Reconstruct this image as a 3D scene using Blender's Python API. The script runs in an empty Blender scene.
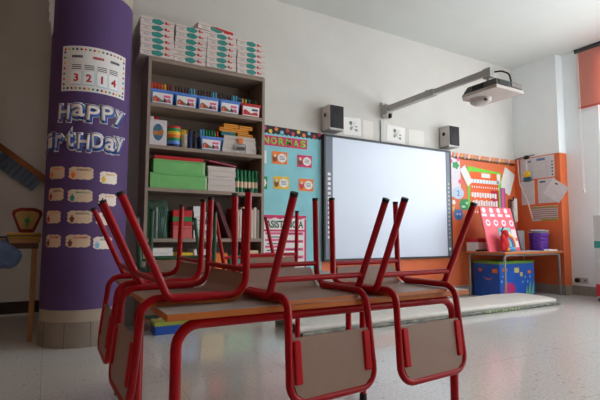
import bpy, bmesh, math, random
from mathutils import Vector, Matrix, Euler
random.seed(7)
C = bpy.context.scene.collection
S = bpy.context.scene

# ------------------------------------------------------------------ camera, world, lights, exposure
cam = bpy.data.cameras.new('camera'); cam.sensor_width = 36; cam.lens = 443.43 / 600 * 36
cam.clip_start = .02
co = bpy.data.objects.new('camera', cam); C.objects.link(co)
co.location = (0, 0, .75)
yaw, pit, rol = .515313, .08115, .0023096
f = Vector((math.sin(yaw) * math.cos(pit), math.cos(yaw) * math.cos(pit), math.sin(pit)))
r = Vector((math.cos(yaw), -math.sin(yaw), 0)); u = r.cross(f)
r2 = r * math.cos(rol) + u * math.sin(rol); u2 = u * math.cos(rol) - r * math.sin(rol)
co.matrix_world = Matrix(((r2.x, u2.x, -f.x, 0), (r2.y, u2.y, -f.y, 0), (r2.z, u2.z, -f.z, .75), (0, 0, 0, 1)))
S.camera = co

w = bpy.data.worlds.new('world'); S.world = w; w.use_nodes = True
bg = w.node_tree.nodes['Background']; bg.inputs[0].default_value = (.75, .86, 1, 1); bg.inputs[1].default_value = 1.0

def area(name, loc, rot, sx, sy, power, col):
    l = bpy.data.lights.new(name, 'AREA'); l.shape = 'RECTANGLE'; l.size = sx; l.size_y = sy
    l.energy = power; l.color = col
    o = bpy.data.objects.new(name, l); C.objects.link(o); o.location = loc; o.rotation_euler = rot
    return o
# daylight outside the two windows of the right wall
area('daylight', (6.5, 1.25, 1.85), (0, math.radians(90), 0), 2.3, 3.2, 165, (.92, .97, 1))
area('daylight_rear', (6.5, -1.75, 1.85), (0, math.radians(90), 0), 2.3, 1.3, 20, (.95, .98, 1))
area('added_fill_behind', (4.75, -3.0, 1.95), (math.radians(90), 0, 0), 1.9, 2.1, 60, (.86, .96, 1))  # added fill at the unseen window behind the camera, brightens the right wall
# the sun falls through the windows on the floor right of the frame and bounces from there
sl = bpy.data.lights.new('sun', 'SUN'); sl.energy = 31; sl.angle = .01; sl.color = (.79, .95, 1)
so = bpy.data.objects.new('sun', sl); C.objects.link(so)
el, az = math.radians(47), math.radians(38)
so.rotation_euler = Vector((math.cos(el) * math.cos(az), math.cos(el) * math.sin(az), math.sin(el))).to_track_quat('Z', 'Y').to_euler()
S.view_settings.view_transform = 'Standard'; S.view_settings.look = 'None'
S.view_settings.gamma = 1; S.view_settings.use_curve_mapping = False
S.view_settings.exposure = 0.0
S.cycles.use_denoising = True
S.cycles.max_bounces = 8; S.cycles.diffuse_bounces = 6

# ------------------------------------------------------------------ helpers
def lin(c):
    out = []
    for v in c:
        v /= 255
        out.append(v / 12.92 if v <= .04045 else ((v + .055) / 1.055) ** 2.4)
    return out
MATS = {}
def mat(name, rgb, rough=.55, noise=.06, scale=18, metal=0, spec=.4, bump=0, coat=0):
    if name in MATS: return MATS[name]
    m = bpy.data.materials.new(name); m.use_nodes = True
    nt = m.node_tree; b = nt.nodes['Principled BSDF']
    b.inputs['Roughness'].default_value = rough; b.inputs['Metallic'].default_value = metal
    b.inputs['Specular IOR Level'].default_value = spec; b.inputs['Coat Weight'].default_value = coat
    c = lin(rgb)
    tc = nt.nodes.new('ShaderNodeTexCoord'); nz = nt.nodes.new('ShaderNodeTexNoise')
    nz.inputs['Scale'].default_value = scale; nz.inputs['Detail'].default_value = 3
    nt.links.new(tc.outputs['Object'], nz.inputs['Vector'])
    rp = nt.nodes.new('ShaderNodeValToRGB')
    rp.color_ramp.elements[0].position = .3; rp.color_ramp.elements[1].position = .7
    rp.color_ramp.elements[0].color = [v * (1 - noise) for v in c] + [1]
    rp.color_ramp.elements[1].color = [min(1, v * (1 + noise)) for v in c] + [1]
    nt.links.new(nz.outputs['Fac'], rp.inputs['Fac']); nt.links.new(rp.outputs['Color'], b.inputs['Base Color'])
    if bump:
        bp = nt.nodes.new('ShaderNodeBump'); bp.inputs['Strength'].default_value = bump; bp.inputs['Distance'].default_value = .005
        nt.links.new(nz.outputs['Fac'], bp.inputs['Height']); nt.links.new(bp.outputs['Normal'], b.inputs['Normal'])
    MATS[name] = m; return m

class MB:
    def __init__(s): s.bm = bmesh.new()
    def box(s, x0, x1, y0, y1, z0, z1, M=None):
        vs = [Vector((x, y, z)) for x in (x0, x1) for y in (y0, y1) for z in (z0, z1)]
        if M: vs = [M @ v for v in vs]
        v = [s.bm.verts.new(p) for p in vs]
        for q in ((0, 1, 3, 2), (4, 6, 7, 5), (0, 4, 5, 1), (2, 3, 7, 6), (0, 2, 6, 4), (1, 5, 7, 3)):
            s.bm.faces.new([v[i] for i in q])
        return s
    def tube(s, pts, r, seg=12, closed=False):
        pts = [Vector(p) for p in pts]; n = len(pts); rings = []
        t0 = (pts[1] - pts[0]).normalized()
        nrm = t0.orthogonal().normalized(); prev = t0
        for i in range(n):
            if closed: t = (pts[(i + 1) % n] - pts[i - 1]).normalized()
            elif i == 0: t = t0
            elif i == n - 1: t = (pts[-1] - pts[-2]).normalized()
            else: t = ((pts[i + 1] - pts[i]).normalized() + (pts[i] - pts[i - 1]).normalized()).normalized()
            nrm = (prev.rotation_difference(t) @ nrm); nrm = (nrm - t * nrm.dot(t)).normalized(); prev = t
            b = t.cross(nrm)
            rr = r[i] if isinstance(r, (list, tuple)) else r
            rings.append([s.bm.verts.new(pts[i] + (nrm * math.cos(a) + b * math.sin(a)) * rr) for a in [2 * math.pi * k / seg for k in range(seg)]])
        for i in range(n if closed else n - 1):
            A, B = rings[i], rings[(i + 1) % n]
            for k in range(seg): s.bm.faces.new((A[k], A[(k + 1) % seg], B[(k + 1) % seg], B[k]))
        if not closed:
            s.bm.faces.new(rings[0][::-1]); s.bm.faces.new(rings[-1])
        return s
    def lathe(s, prof, cx=0, cy=0, seg=24, M=None):
        rings = []
        for rr, z in prof:
            ring = []
            for k in range(seg):
                a = 2 * math.pi * k / seg; p = Vector((cx + rr * math.cos(a), cy + rr * math.sin(a), z))
                ring.append(s.bm.verts.new(M @ p if M else p))
            rings.append(ring)
        for A, B in zip(rings, rings[1:]):
            for k in range(seg): s.bm.faces.new((A[k], A[(k + 1) % seg], B[(k + 1) % seg], B[k]))
        s.bm.faces.new(rings[0][::-1]); s.bm.faces.new(rings[-1]); return s
    def prism(s, pts, M, d):
        """polygon pts (a,b) in the plane of M (local x,z), from y=0 to y=d"""
        A = [s.bm.verts.new(M @ Vector((a, 0, b))) for a, b in pts]
        B = [s.bm.verts.new(M @ Vector((a, d, b))) for a, b in pts]
        n = len(pts)
        s.bm.faces.new(A); s.bm.faces.new(B[::-1])
        for i in range(n): s.bm.faces.new((A[i], B[i], B[(i + 1) % n], A[(i + 1) % n]))
        return s
    def ball(s, c, rx, ry=None, rz=None, seg=14):
        ry = ry or rx; rz = rz or rx
        M = Matrix.Translation(c) @ Matrix.Diagonal((rx, ry, rz, 1))
        bmesh.ops.create_uvsphere(s.bm, u_segments=seg, v_segments=max(6, seg // 2), radius=1, matrix=M); return s
    def build(s, name, m, parent=None, smooth=False, bevel=0, kind=None):
        bmesh.ops.recalc_face_normals(s.bm, faces=s.bm.faces)
        me = bpy.data.meshes.new(name); s.bm.to_mesh(me); s.bm.free()
        me.materials.append(m)
        o = bpy.data.objects.new(name, me); C.objects.link(o)
        if parent: o.parent = parent
        if smooth:
            for p in me.polygons: p.use_smooth = True
            me.set_sharp_from_angle(angle=math.radians(40))
        if bevel:
            b = o.modifiers.new('bevel', 'BEVEL'); b.width = bevel; b.segments = 2; b.limit_method = 'ANGLE'
        if kind: o['kind'] = kind
        return o
ID = Matrix.Identity(4)
def fillet(pts, rad, n=6):
    pts = [Vector(p) for p in pts]; out = [pts[0]]
    for i in range(1, len(pts) - 1):
        p = pts[i]; a = (pts[i - 1] - p); b = (pts[i + 1] - p); la, lb = a.length, b.length
        a.normalize(); b.normalize(); ang = a.angle(b)
        rr = rad[i - 1] if isinstance(rad, (list, tuple)) else rad
        d = min(rr / math.tan(ang / 2), la * .49, lb * .49); rr = d * math.tan(ang / 2)
        c = p + (a + b).normalized() * (rr / math.sin(ang / 2))
        s0, s1 = p + a * d - c, p + b * d - c
        tot = s0.angle(s1); ax = s0.cross(s1).normalized()
        for k in range(n + 1): out.append(c + Matrix.Rotation(tot * k / n, 3, ax) @ s0)
    out.append(pts[-1]); return out
def tag(o, label, cat, group=None, kind=None):
    o['label'] = label; o['category'] = cat
    if group: o['group'] = group
    if kind: o['kind'] = kind
    return o
def thing(name, loc=(0, 0, 0), rz=0, label='', cat='', group=None):
    o = bpy.data.objects.new(name, None); C.objects.link(o); o.empty_display_size = .05
    o.location = loc; o.rotation_euler = (0, 0, rz)
    return tag(o, label, cat, group)
def copy_tree(o, parent=None):
    c = o.copy(); C.objects.link(c)
    if parent: c.parent = parent
    for ch in o.children: copy_tree(ch, c)
    return c
def text_raw(body, offset):
    cu = bpy.data.curves.new('lettering', 'FONT'); cu.body = body; cu.size = 1; cu.offset = offset
    cu.align_x = 'CENTER'; cu.align_y = 'CENTER'; cu.resolution_u = 3
    ob = bpy.data.objects.new('lettering', cu); C.objects.link(ob)
    me = bpy.data.meshes.new_from_object(ob.evaluated_get(bpy.context.evaluated_depsgraph_get()))
    bpy.data.objects.remove(ob); bpy.data.curves.remove(cu); return me
def text_mesh(body, w=None, h=None, extrude=.001, offset=0.0, base=None):
    if base is not None:          # fit the glyph itself and let the outline grow beyond it
        b0 = text_raw(body, base); b1 = text_raw(body, offset)
        xs = [v.co.x for v in b0.vertices]; ys = [v.co.y for v in b0.vertices]
        sx = w / (max(xs) - min(xs)); sy = h / (max(ys) - min(ys)); cx, cy = (max(xs) + min(xs)) / 2, (max(ys) + min(ys)) / 2
        bm = bmesh.new(); bm.from_mesh(b1); bpy.data.meshes.remove(b0); bpy.data.meshes.remove(b1)
        for v in bm.verts: v.co = Vector(((v.co.x - cx) * sx, 0, (v.co.y - cy) * sy))
        bmesh.ops.recalc_face_normals(bm, faces=bm.faces)
        ex = bmesh.ops.extrude_face_region(bm, geom=bm.faces[:])
        for v in [g for g in ex['geom'] if isinstance(g, bmesh.types.BMVert)]: v.co.y -= extrude
        return bm
    cu = bpy.data.curves.new('lettering', 'FONT'); cu.body = body; cu.size = 1; cu.offset = offset; cu.extrude = 0
    cu.align_x = 'CENTER'; cu.align_y = 'CENTER'; cu.resolution_u = 3
    ob = bpy.data.objects.new('lettering', cu); C.objects.link(ob)
    me = bpy.data.meshes.new_from_object(ob.evaluated_get(bpy.context.evaluated_depsgraph_get()))
    bpy.data.objects.remove(ob); bpy.data.curves.remove(cu)
    xs = [v.co.x for v in me.vertices]; ys = [v.co.y for v in me.vertices]
    W, H = max(xs) - min(xs), max(ys) - min(ys); cx, cy = (max(xs) + min(xs)) / 2, (max(ys) + min(ys)) / 2
    sx = w / W if w else None; sy = h / H if h else None
    sx = sx or sy; sy = sy or sx
    bm = bmesh.new(); bm.from_mesh(me); bpy.data.meshes.remove(me)
    for v in bm.verts: v.co = Vector(((v.co.x - cx) * sx, 0, (v.co.y - cy) * sy))
    bmesh.ops.recalc_face_normals(bm, faces=bm.faces)
    ex = bmesh.ops.extrude_face_region(bm, geom=bm.faces[:])
    for v in [g for g in ex['geom'] if isinstance(g, bmesh.types.BMVert)]: v.co.y -= extrude
    return bm
def letters(name, body, m, parent, x, z, w=None, h=None, y=-.004, offset=.0, extrude=.001, rot=0):
    mb = MB(); mb.bm = text_mesh(body, w, h, extrude, offset)
    T = Matrix.Translation((x, y, z)) @ Matrix.Rotation(rot, 4, 'Y')
    bmesh.ops.transform(mb.bm, matrix=T, verts=mb.bm.verts)
    return mb.build(name, m, parent)
def rect(x0, x1, z0, z1): return [(x0, z0), (x1, z0), (x1, z1), (x0, z1)]
def disc(cx, cz, rx, rz=None, n=16, wob=0, k=0):
    rz = rz or rx
    return [(cx + rx * (1 + wob * math.cos(k * a)) * math.cos(a), cz + rz * (1 + wob * math.cos(k * a)) * math.sin(a)) for a in [2 * math.pi * i / n for i in range(n)]]
def plate(name, pts, m, parent, y=0, d=.002, rot=0, x=0, z=0):
    """thin card in the parent's x-z plane, front face at y-d"""
    M = Matrix.Translation((x, y - d, z)) @ Matrix.Rotation(rot, 4, 'Y')
    return MB().prism(pts, M, d).build(name, m, parent)
def plates(name, polys, m, parent, y=0, d=.001, rot=0, x=0, z=0):
    M = Matrix.Translation((x, y - d, z)) @ Matrix.Rotation(rot, 4, 'Y'); b = MB()
    for p in polys: b.prism(p, M, d)
    return b.build(name, m, parent)

# ------------------------------------------------------------------ materials
WALL = mat('wall_paint', (208, 204, 198), .75, .02, 5, bump=.03)
CEIL = mat('ceiling_paint', (206, 207, 203), .8, .015, 4)
REARW = mat('rear_wall_paint', (176, 136, 108), .75, .03, 5)
ORANGE = mat('orange_wall_paint', (220, 108, 60), .5, .04, 6)
RED = mat('red_tube', (172, 2, 20), .32, .05, 14, spec=.28)
REDC = mat('red_clip', (190, 6, 22), .5, .04, 20, spec=.25)
GREEN = mat('green_tube', (48, 92, 66), .35, .05, 14)
BLACK = mat('black_rubber', (26, 24, 26), .6, .1, 30)
LAM = mat('beige_laminate', (160, 131, 117), .42, .025, 60)
TOPL = mat('grey_laminate_top', (182, 174, 168), .35, .03, 50)
GREY = mat('grey_metal', (150, 152, 152), .4, .04, 20, metal=.3)
LGREY = mat('light_grey_plastic', (196, 196, 192), .5, .03, 20)
WHITE = mat('white_paper', (232, 228, 226), .6, .02, 30)
CREAM = mat('cream_paper', (222, 194, 164), .6, .04, 30)
DARK = mat('dark_grey', (60, 60, 62), .5, .08, 20)
TEAL = mat('teal_board_paper', (136, 200, 210), .6, .07, 5)
MAG = mat('magenta_paper', (206, 40, 100), .55, .05, 20)
LIME = mat('lime_paper', (120, 210, 60), .55, .05, 20)
YEL = mat('yellow_paper', (232, 188, 50), .55, .06, 20)
BLUE = mat('blue_plastic', (84, 132, 214), .35, .05, 20)
NAVY = mat('navy', (34, 48, 96), .5, .08, 20)
PINK = mat('pink_paper', (228, 96, 140), .55, .05, 20)
TEALB = mat('teal_print', (52, 140, 132), .5, .08, 20)
LOGO = mat('red_print', (196, 40, 44), .5, .05, 20)
ORG = mat('orange_print', (236, 120, 36), .5, .06, 20)
BROWN = mat('brown_print', (120, 64, 36), .55, .1, 20)
INK = mat('ink', (50, 46, 60), .55, .1, 20)
PURP = mat('purple_crepe_paper', (88, 63, 112), .7, .06, 7, bump=.1)
GRN = mat('green_print', (40, 150, 80), .5, .08, 20)
SKY = mat('light_blue_print', (130, 190, 215), .5, .06, 20)
SHELFW = mat('bookcase_grey_beige', (150, 132, 118), .55, .05, 9)
GREENP = mat('light_green_paper', (120, 190, 112), .6, .08, 8)

def plywood():
    m = bpy.data.materials.new('orange_plywood_edge'); m.use_nodes = True; nt = m.node_tree; b = nt.nodes['Principled BSDF']
    tc = nt.nodes.new('ShaderNodeTexCoord'); mp = nt.nodes.new('ShaderNodeMapping'); mp.inputs['Scale'].default_value = (3, 3, 300)
    nz = nt.nodes.new('ShaderNodeTexNoise'); nz.inputs['Scale'].default_value = 4; rp = nt.nodes.new('ShaderNodeValToRGB')
    rp.color_ramp.elements[0].color = lin((178, 88, 32)) + [1]; rp.color_ramp.elements[1].color = lin((226, 134, 58)) + [1]
    nt.links.new(tc.outputs['Object'], mp.inputs['Vector']); nt.links.new(mp.outputs['Vector'], nz.inputs['Vector'])
    nt.links.new(nz.outputs['Fac'], rp.inputs['Fac']); nt.links.new(rp.outputs['Color'], b.inputs['Base Color'])
    b.inputs['Roughness'].default_value = .4; return m
PLY = plywood()
WOOD = mat('light_wood', (176, 128, 84), .5, .12, 10)

def floor_mat():
    m = bpy.data.materials.new('terrazzo_floor'); m.use_nodes = True; nt = m.node_tree; b = nt.nodes['Principled BSDF']; L = nt.links.new
    tc = nt.nodes.new('ShaderNodeTexCoord')
    n1 = nt.nodes.new('ShaderNodeTexNoise'); n1.inputs['Scale'].default_value = 70; n1.inputs['Detail'].default_value = 4
    r1 = nt.nodes.new('ShaderNodeValToRGB'); e = r1.color_ramp.elements
    e[0].position = .3; e[0].color = lin((200, 195, 190)) + [1]; e[1].position = .6; e[1].color = lin((222, 219, 216)) + [1]
    L(tc.outputs['Object'], n1.inputs['Vector']); L(n1.outputs['Fac'], r1.inputs['Fac'])
    vo = nt.nodes.new('ShaderNodeTexVoronoi'); vo.inputs['Scale'].default_value = 13; L(tc.outputs['Object'], vo.inputs['Vector'])
    r2 = nt.nodes.new('ShaderNodeValToRGB'); e = r2.color_ramp.elements
    e[0].position = .07; e[0].color = (.5, .46, .42, 1); e[1].position = .13; e[1].color = (1, 1, 1, 1)
    L(vo.outputs['Distance'], r2.inputs['Fac'])
    mx = nt.nodes.new('ShaderNodeMix'); mx.data_type = 'RGBA'; mx.blend_type = 'MULTIPLY'; mx.inputs['Factor'].default_value = .8
    L(r1.outputs['Color'], mx.inputs['A']); L(r2.outputs['Color'], mx.inputs['B'])
    br = nt.nodes.new('ShaderNodeTexBrick'); br.offset = 0; br.inputs['Scale'].default_value = 1
    br.inputs['Brick Width'].default_value = .6; br.inputs['Row Height'].default_value = .6; br.inputs['Mortar Size'].default_value = .002
    br.inputs['Color1'].default_value = (1, 1, 1, 1); br.inputs['Color2'].default_value = (.97, .97, .97, 1); br.inputs['Mortar'].default_value = (.72, .7, .68, 1)
    L(tc.outputs['Object'], br.inputs['Vector'])
    m2 = nt.nodes.new('ShaderNodeMix'); m2.data_type = 'RGBA'; m2.blend_type = 'MULTIPLY'; m2.inputs['Factor'].default_value = 1
    L(mx.outputs['Result'], m2.inputs['A']); L(br.outputs['Color'], m2.inputs['B'])
    L(m2.outputs['Result'], b.inputs['Base Color']); b.inputs['Roughness'].default_value = .13; b.inputs['Specular IOR Level'].default_value = .5
    return m
def glass_mat():
    m = bpy.data.materials.new('window_glass'); m.use_nodes = True; nt = m.node_tree; nt.nodes.clear()
    o = nt.nodes.new('ShaderNodeOutputMaterial'); mx = nt.nodes.new('ShaderNodeMixShader'); mx.inputs[0].default_value = .05
    t = nt.nodes.new('ShaderNodeBsdfTransparent'); g = nt.nodes.new('ShaderNodeBsdfGlossy'); g.inputs['Roughness'].default_value = .03
    L = nt.links.new; L(t.outputs[0], mx.inputs[1]); L(g.outputs[0], mx.inputs[2]); L(mx.outputs[0], o.inputs[0]); return m
def clear_mat(name, rgb, fac):
    m = bpy.data.materials.new(name); m.use_nodes = True; nt = m.node_tree; b = nt.nodes['Principled BSDF']; o = nt.nodes['Material Output']
    b.inputs['Base Color'].default_value = lin(rgb) + [1]; b.inputs['Roughness'].default_value = .12
    nz = nt.nodes.new('ShaderNodeTexNoise'); nz.inputs['Scale'].default_value = 9
    mr = nt.nodes.new('ShaderNodeMapRange'); mr.inputs['To Min'].default_value = max(0, fac - .15); mr.inputs['To Max'].default_value = min(1, fac + .15)
    t = nt.nodes.new('ShaderNodeBsdfTransparent'); mx = nt.nodes.new('ShaderNodeMixShader')
    L = nt.links.new; L(nz.outputs['Fac'], mr.inputs['Value']); L(mr.outputs[0], mx.inputs[0]); L(t.outputs[0], mx.inputs[1]); L(b.outputs[0], mx.inputs[2]); L(mx.outputs[0], o.inputs[0]); return m
def blind_mat():
    m = bpy.data.materials.new('red_blind_fabric'); m.use_nodes = True; nt = m.node_tree; nt.nodes.clear()
    o = nt.nodes.new('ShaderNodeOutputMaterial'); mx = nt.nodes.new('ShaderNodeMixShader'); mx.inputs[0].default_value = .4
    d = nt.nodes.new('ShaderNodeBsdfDiffuse'); t = nt.nodes.new('ShaderNodeBsdfTranslucent')
    nz = nt.nodes.new('ShaderNodeTexNoise'); nz.inputs['Scale'].default_value = 60
    rp = nt.nodes.new('ShaderNodeValToRGB'); rp.color_ramp.elements[0].color = lin((226, 156, 142)) + [1]; rp.color_ramp.elements[1].color = lin((234, 166, 152)) + [1]
    L = nt.links.new; L(nz.outputs['Fac'], rp.inputs['Fac']); L(rp.outputs[0], d.inputs[0]); L(rp.outputs[0], t.inputs[0])
    L(d.outputs[0], mx.inputs[1]); L(t.outputs[0], mx.inputs[2]); L(mx.outputs[0], o.inputs[0]); return m

# ------------------------------------------------------------------ the room
XR, YB, ZC = 5.85, 4.01, 3.21
XL, YF, YREC, XREC = -2.6, -2.7, 5.0, .45
def struct(name, mb, m): return mb.build(name, m, kind='structure')
struct('floor', MB().box(XL - .1, XR + .3, YF - .1, YREC + .1, -.1, 0), floor_mat())
struct('ceiling', MB().box(XL - .1, XR + .3, YF - .1, YREC + .1, ZC, ZC + .1), CEIL)
struct('wall_back', MB().box(XREC, XR + .3, YB, YB + .1, 0, ZC), WALL)
struct('wall_recess', MB().box(XL - .1, XREC + .1, YREC, YREC + .1, 0, ZC).box(XREC, XREC + .1, YB + .1, YREC, 0, ZC), WALL)
struct('wall_left', MB().box(XL - .1, XL, YF, YREC, 0, ZC), REARW)
struct('wall_front', MB().box(XL - .1, 3.8, YF - .1, YF, 0, ZC).box(5.7, XR + .3, YF - .1, YF, 0, ZC).box(3.8, 5.7, YF - .1, YF, 0, .9).box(3.8, 5.7, YF - .1, YF, 3.0, ZC), REARW)
# right wall: a plain stretch at XR next to the corner, then a niche at XN with two window openings
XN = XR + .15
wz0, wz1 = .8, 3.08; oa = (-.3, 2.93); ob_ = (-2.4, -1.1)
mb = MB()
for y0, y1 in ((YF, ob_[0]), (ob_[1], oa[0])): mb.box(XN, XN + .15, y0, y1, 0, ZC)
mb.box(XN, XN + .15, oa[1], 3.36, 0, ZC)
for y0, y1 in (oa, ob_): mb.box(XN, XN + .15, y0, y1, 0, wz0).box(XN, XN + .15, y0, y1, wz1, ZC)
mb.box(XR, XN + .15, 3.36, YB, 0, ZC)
struct('wall_right', mb, mat('lightened_wall_paint', (236, 240, 242), .7, .015, 5, bump=.03))  # wall paint whitened on this wall, extra light put into its colour
GL = glass_mat()
for i, (y0, y1) in enumerate((oa, ob_)):
    fr = MB(); n = 3 if i == 0 else 1
    fr.box(XN + .03, XN + .09, y0, y1, wz0, wz0 + .06).box(XN + .03, XN + .09, y0, y1, wz1 - .06, wz1)
    for k in range(n + 1):
        yc = y0 + .03 + (y1 - y0 - .06) * k / n; fr.box(XN + .03, XN + .09, yc - .03, yc + .03, wz0 + .06, wz1 - .06)
    wf = fr.build('window_%d' % (i + 1), mat('white_window_frame', (225, 228, 230), .4, .02), kind='structure')
    MB().box(XN + .055, XN + .06, y0 + .06, y1 - .06, wz0 + .06, wz1 - .06).build('pane', GL, wf)
    MB().box(XN - .03, XN + .03, y0, y1, wz0 - .03, wz0).build('window_sill', WHITE, wf)
fr = MB().box(3.8, 5.7, YF - .09, YF - .03, .9, .96).box(3.8, 5.7, YF - .09, YF - .03, 2.94, 3.0)  # unseen window behind the camera, added to let in light for the right wall
for x in (3.8, 4.72, 5.64): fr.box(x, x + .06, YF - .09, YF - .03, .96, 2.94)
wf = fr.build('window_3', mat('white_window_frame', (225, 228, 230), .4, .02), kind='structure')
MB().box(3.86, 5.64, YF - .062, YF - .058, .96, 2.94).build('pane', GL, wf)
# orange dado on back and right wall
struct('trim_1', MB().box(2.53, XR - .001, YB - .006, YB, .12, 1.80), ORANGE)
mb = MB().box(XR - .006, XR, 3.36, YB - .006, .12, 1.86)
struct('trim_2', mb, ORANGE)
struct('trim_3', MB().box(XR - .006, XN, 3.354, 3.36, .12, 1.86), ORANGE)
BASE = mat('grey_baseboard', (150, 140, 128), .4, .08, 25)
struct('baseboard_back', MB().box(1.75, XR - .012, YB - .014, YB, 0, .115), BASE)
struct('baseboard_right', MB().box(XR - .012, XR, 3.348, YB - .014, 0, .12).box(XR, XN, 3.348, 3.36, 0, .12).box(XN - .012, XN, YF, 3.348, 0, .12), BASE)
struct('baseboard_recess', MB().box(XL, XREC, YREC - .012, YREC, .02, .13), mat('dark_baseboard', (60, 44, 38), .5))
# round column
CX, CY, CR = .24, 3.64, .272
struct('column', MB().lathe([(CR, 0), (CR, ZC)], CX, CY, 64), mat('column_plaster', (176, 160, 142), .6, .06, 8))
bpy.data.objects['column'].data.set_sharp_from_angle(angle=math.radians(40))
for p in bpy.data.objects['column'].data.polygons: p.use_smooth = True
mb = MB().lathe([(CR + .004, .002), (CR + .004, .17)], CX, CY, 64)
struct('trim_5', mb, mat('column_tile_skirt', (142, 130, 120), .35, .1, 6))
mb = MB()
for k in range(8):
    a = math.radians(-150 + 34 * k)
    x, y = CX + (CR + .004) * math.cos(a), CY + (CR + .004) * math.sin(a)
    mb.box(-.002, .002, -.001, .002, .0, .17, Matrix.Translation((x, y, 0)) @ Matrix.Rotation(a + math.pi / 2, 4, 'Z'))
mb.build('trim_6', mat('tile_joint', (96, 84, 74), .7), kind='structure')

# ------------------------------------------------------------------ things on the column
def bend(o, r):
    """wrap a mesh built in local x,y,z (x = arc length, -y = outwards) around the column axis"""
    for v in o.data.vertices:
        a = -math.pi / 2 + v.co.x / CR; rr = r - v.co.y
        v.co = Vector((rr * math.cos(a), rr * math.sin(a), v.co.z))
def cut(b, step=.02):
    xs = [v.co.x for v in b.bm.verts]; x = math.floor(min(xs) / step) * step
    while x < max(xs):
        bmesh.ops.bisect_plane(b.bm, geom=b.bm.verts[:] + b.bm.edges[:] + b.bm.faces[:], plane_co=(x, 0, 0), plane_no=(1, 0, 0)); x += step
    return b
def wrapped(name, polys, m, parent, y=0, d=.0015, rot=0, x=0, z=0, step=.02):
    M = Matrix.Translation((x, y - d, z)) @ Matrix.Rotation(rot, 4, 'Y'); b = MB()
    for p in polys: b.prism(p, M, d)
    o = cut(b, step).build(name, m, parent); bend(o, CR); return o
def wrapped_text(name, body, m, parent, x, z, w=None, h=None, y=0, offset=.0, rot=0, extrude=.001, base=None):
    b = MB(); b.bm = text_mesh(body, w, h, extrude, offset, base)
    bmesh.ops.transform(b.bm, matrix=Matrix.Translation((x, y, z)) @ Matrix.Rotation(rot, 4, 'Y'), verts=b.bm.verts)
    o = b.build(name, m, parent); bend(o, CR); return o
wr = MB().lathe([(CR + .001, .25), (CR + .0035, .25), (CR + .0035, 2.50), (CR + .001, 2.50)], CX, CY, 72).build('paper_wrap', PURP, smooth=True)
tag(wr, 'purple paper wrapped around the round column', 'paper')
D2 = math.radians(1) * CR
def ccol(name, label, cat, group=None): return thing(name, (CX, CY, 0), 0, label, cat, group)
# jagged white paper hanging at the column's left top
t = ccol('paper_fringe', 'jagged white paper fringe hanging at the upper left of the purple column', 'decoration')
pts = [(-.325, 2.75), (-.255, 2.75), (-.262, 2.25), (-.276, 2.18)]
for k in range(6): pts += [(-.290 - .004 * k, 2.30 + .075 * k), (-.300 - .004 * k, 2.28 + .075 * k)]
plate('paper_strip', pts, mat('bright_white_paper', (250, 250, 250), .5, .01), t, y=-.06, d=.004)
# number poster
t = ccol('number_poster', 'white poster with the red numbers 3 2 1 4 on the purple column', 'poster')
wrapped('sheet', [rect(-46.8 * D2, 49.5 * D2, 1.752, 2.076)], WHITE, t, y=-.004)
cols = [LOGO, YEL, GRN, NAVY, BROWN, ORG, TEALB]
for ci, m in enumerate(cols):
    pl = []
    for k in range(ci, 46, len(cols)):
        if k < 16: px, pz = -42 + 87 * k / 15, 2.052
        elif k < 32: px, pz = -42 + 87 * (k - 16) / 15, 1.772
        elif k < 39: px, pz = -42.5, 1.80 + .23 * (k - 32) / 6
        else: px, pz = 45.5, 1.80 + .23 * (k - 39) / 6
        pl.append(disc(px * D2, pz, .0085, n=7, wob=.25, k=3))
    wrapped('border_pattern', pl, m, t, y=-.0055)
for px, wd, m in ((-24, 15, INK), (4, 14, LOGO), (29, 15, INK)):
    wrapped('heading', [[((px - wd / 2 + i * 1.9) * D2 + a, 2.0 + b) for a, b in ((0, -.009), (.0065, -.009), (.0065, .009), (0, .009))] for i in range(8)], m, t, y=-.0055)
for px, n in ((-24.5, '3'), (-7.5, '2'), (10, '1'), (27, '4')):
    c = wrapped('number_card', [rect((px - 7.3) * D2, (px + 7.3) * D2, 1.80, 1.895)], mat('number_card', (240, 240, 240), .4), t, y=-.0055, d=.003)
    wrapped('number_card_rim', [rect((px - 7.3) * D2, (px + 7.3) * D2, 1.797, 1.80), rect((px + 7.3) * D2, (px + 7.8) * D2, 1.797, 1.895)], SKY, t, y=-.0055, d=.003)
    wrapped_text('digit', n, LOGO, c, px * D2, 1.848, h=.055, y=-.0088, offset=.03)
    wrapped('caption', [rect((px - 6.5) * D2, (px + 6.5) * D2, 1.91 + .013 * i, 1.915 + .013 * i) for i in range(3)], INK, t, y=-.0055)
# lettering HAPPY BIRTHDAY, each letter a card cut-out with a blue drop shade
LETB = mat('letter_blue_card', (52, 88, 160), .5, .06); LETW = mat('letter_white_card', (226, 214, 208), .5, .04)
def word(name, body, a0, a1, z, h, label):
    t = ccol(name, label, 'lettering')
    n = len(body); st = (a1 - a0) / n
    for i, ch in enumerate(body):
        a = a0 + st * (i + .5); zz = z + (.010 if i % 2 else -.002); rt_ = .05 * (-1) ** i
        wd = st * D2 * (.80 if ch not in 'irt' else .52); hh = h * (1 if (ch.isupper() or ch in 'yti') else .86)
        b = wrapped_text('letter', ch, LETW, t, a * D2, zz, w=wd, h=hh, y=-.0082, offset=.02, rot=rt_, base=.0)
        wrapped_text('letter_outline', ch, LETB, b, a * D2, zz, w=wd, h=hh, y=-.0068, offset=.055, rot=rt_, base=.0)
        wrapped_text('letter_shade', ch, LETB, b, a * D2 + .010, zz - .013, w=wd, h=hh, y=-.0055, offset=.06, rot=rt_, base=.0)
        wrapped_text('letter_rim', ch, WHITE, b, a * D2 + .005, zz - .007, w=wd * 1.06, h=hh * 1.08, y=-.0042, offset=.105, rot=rt_, base=.0)
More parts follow.
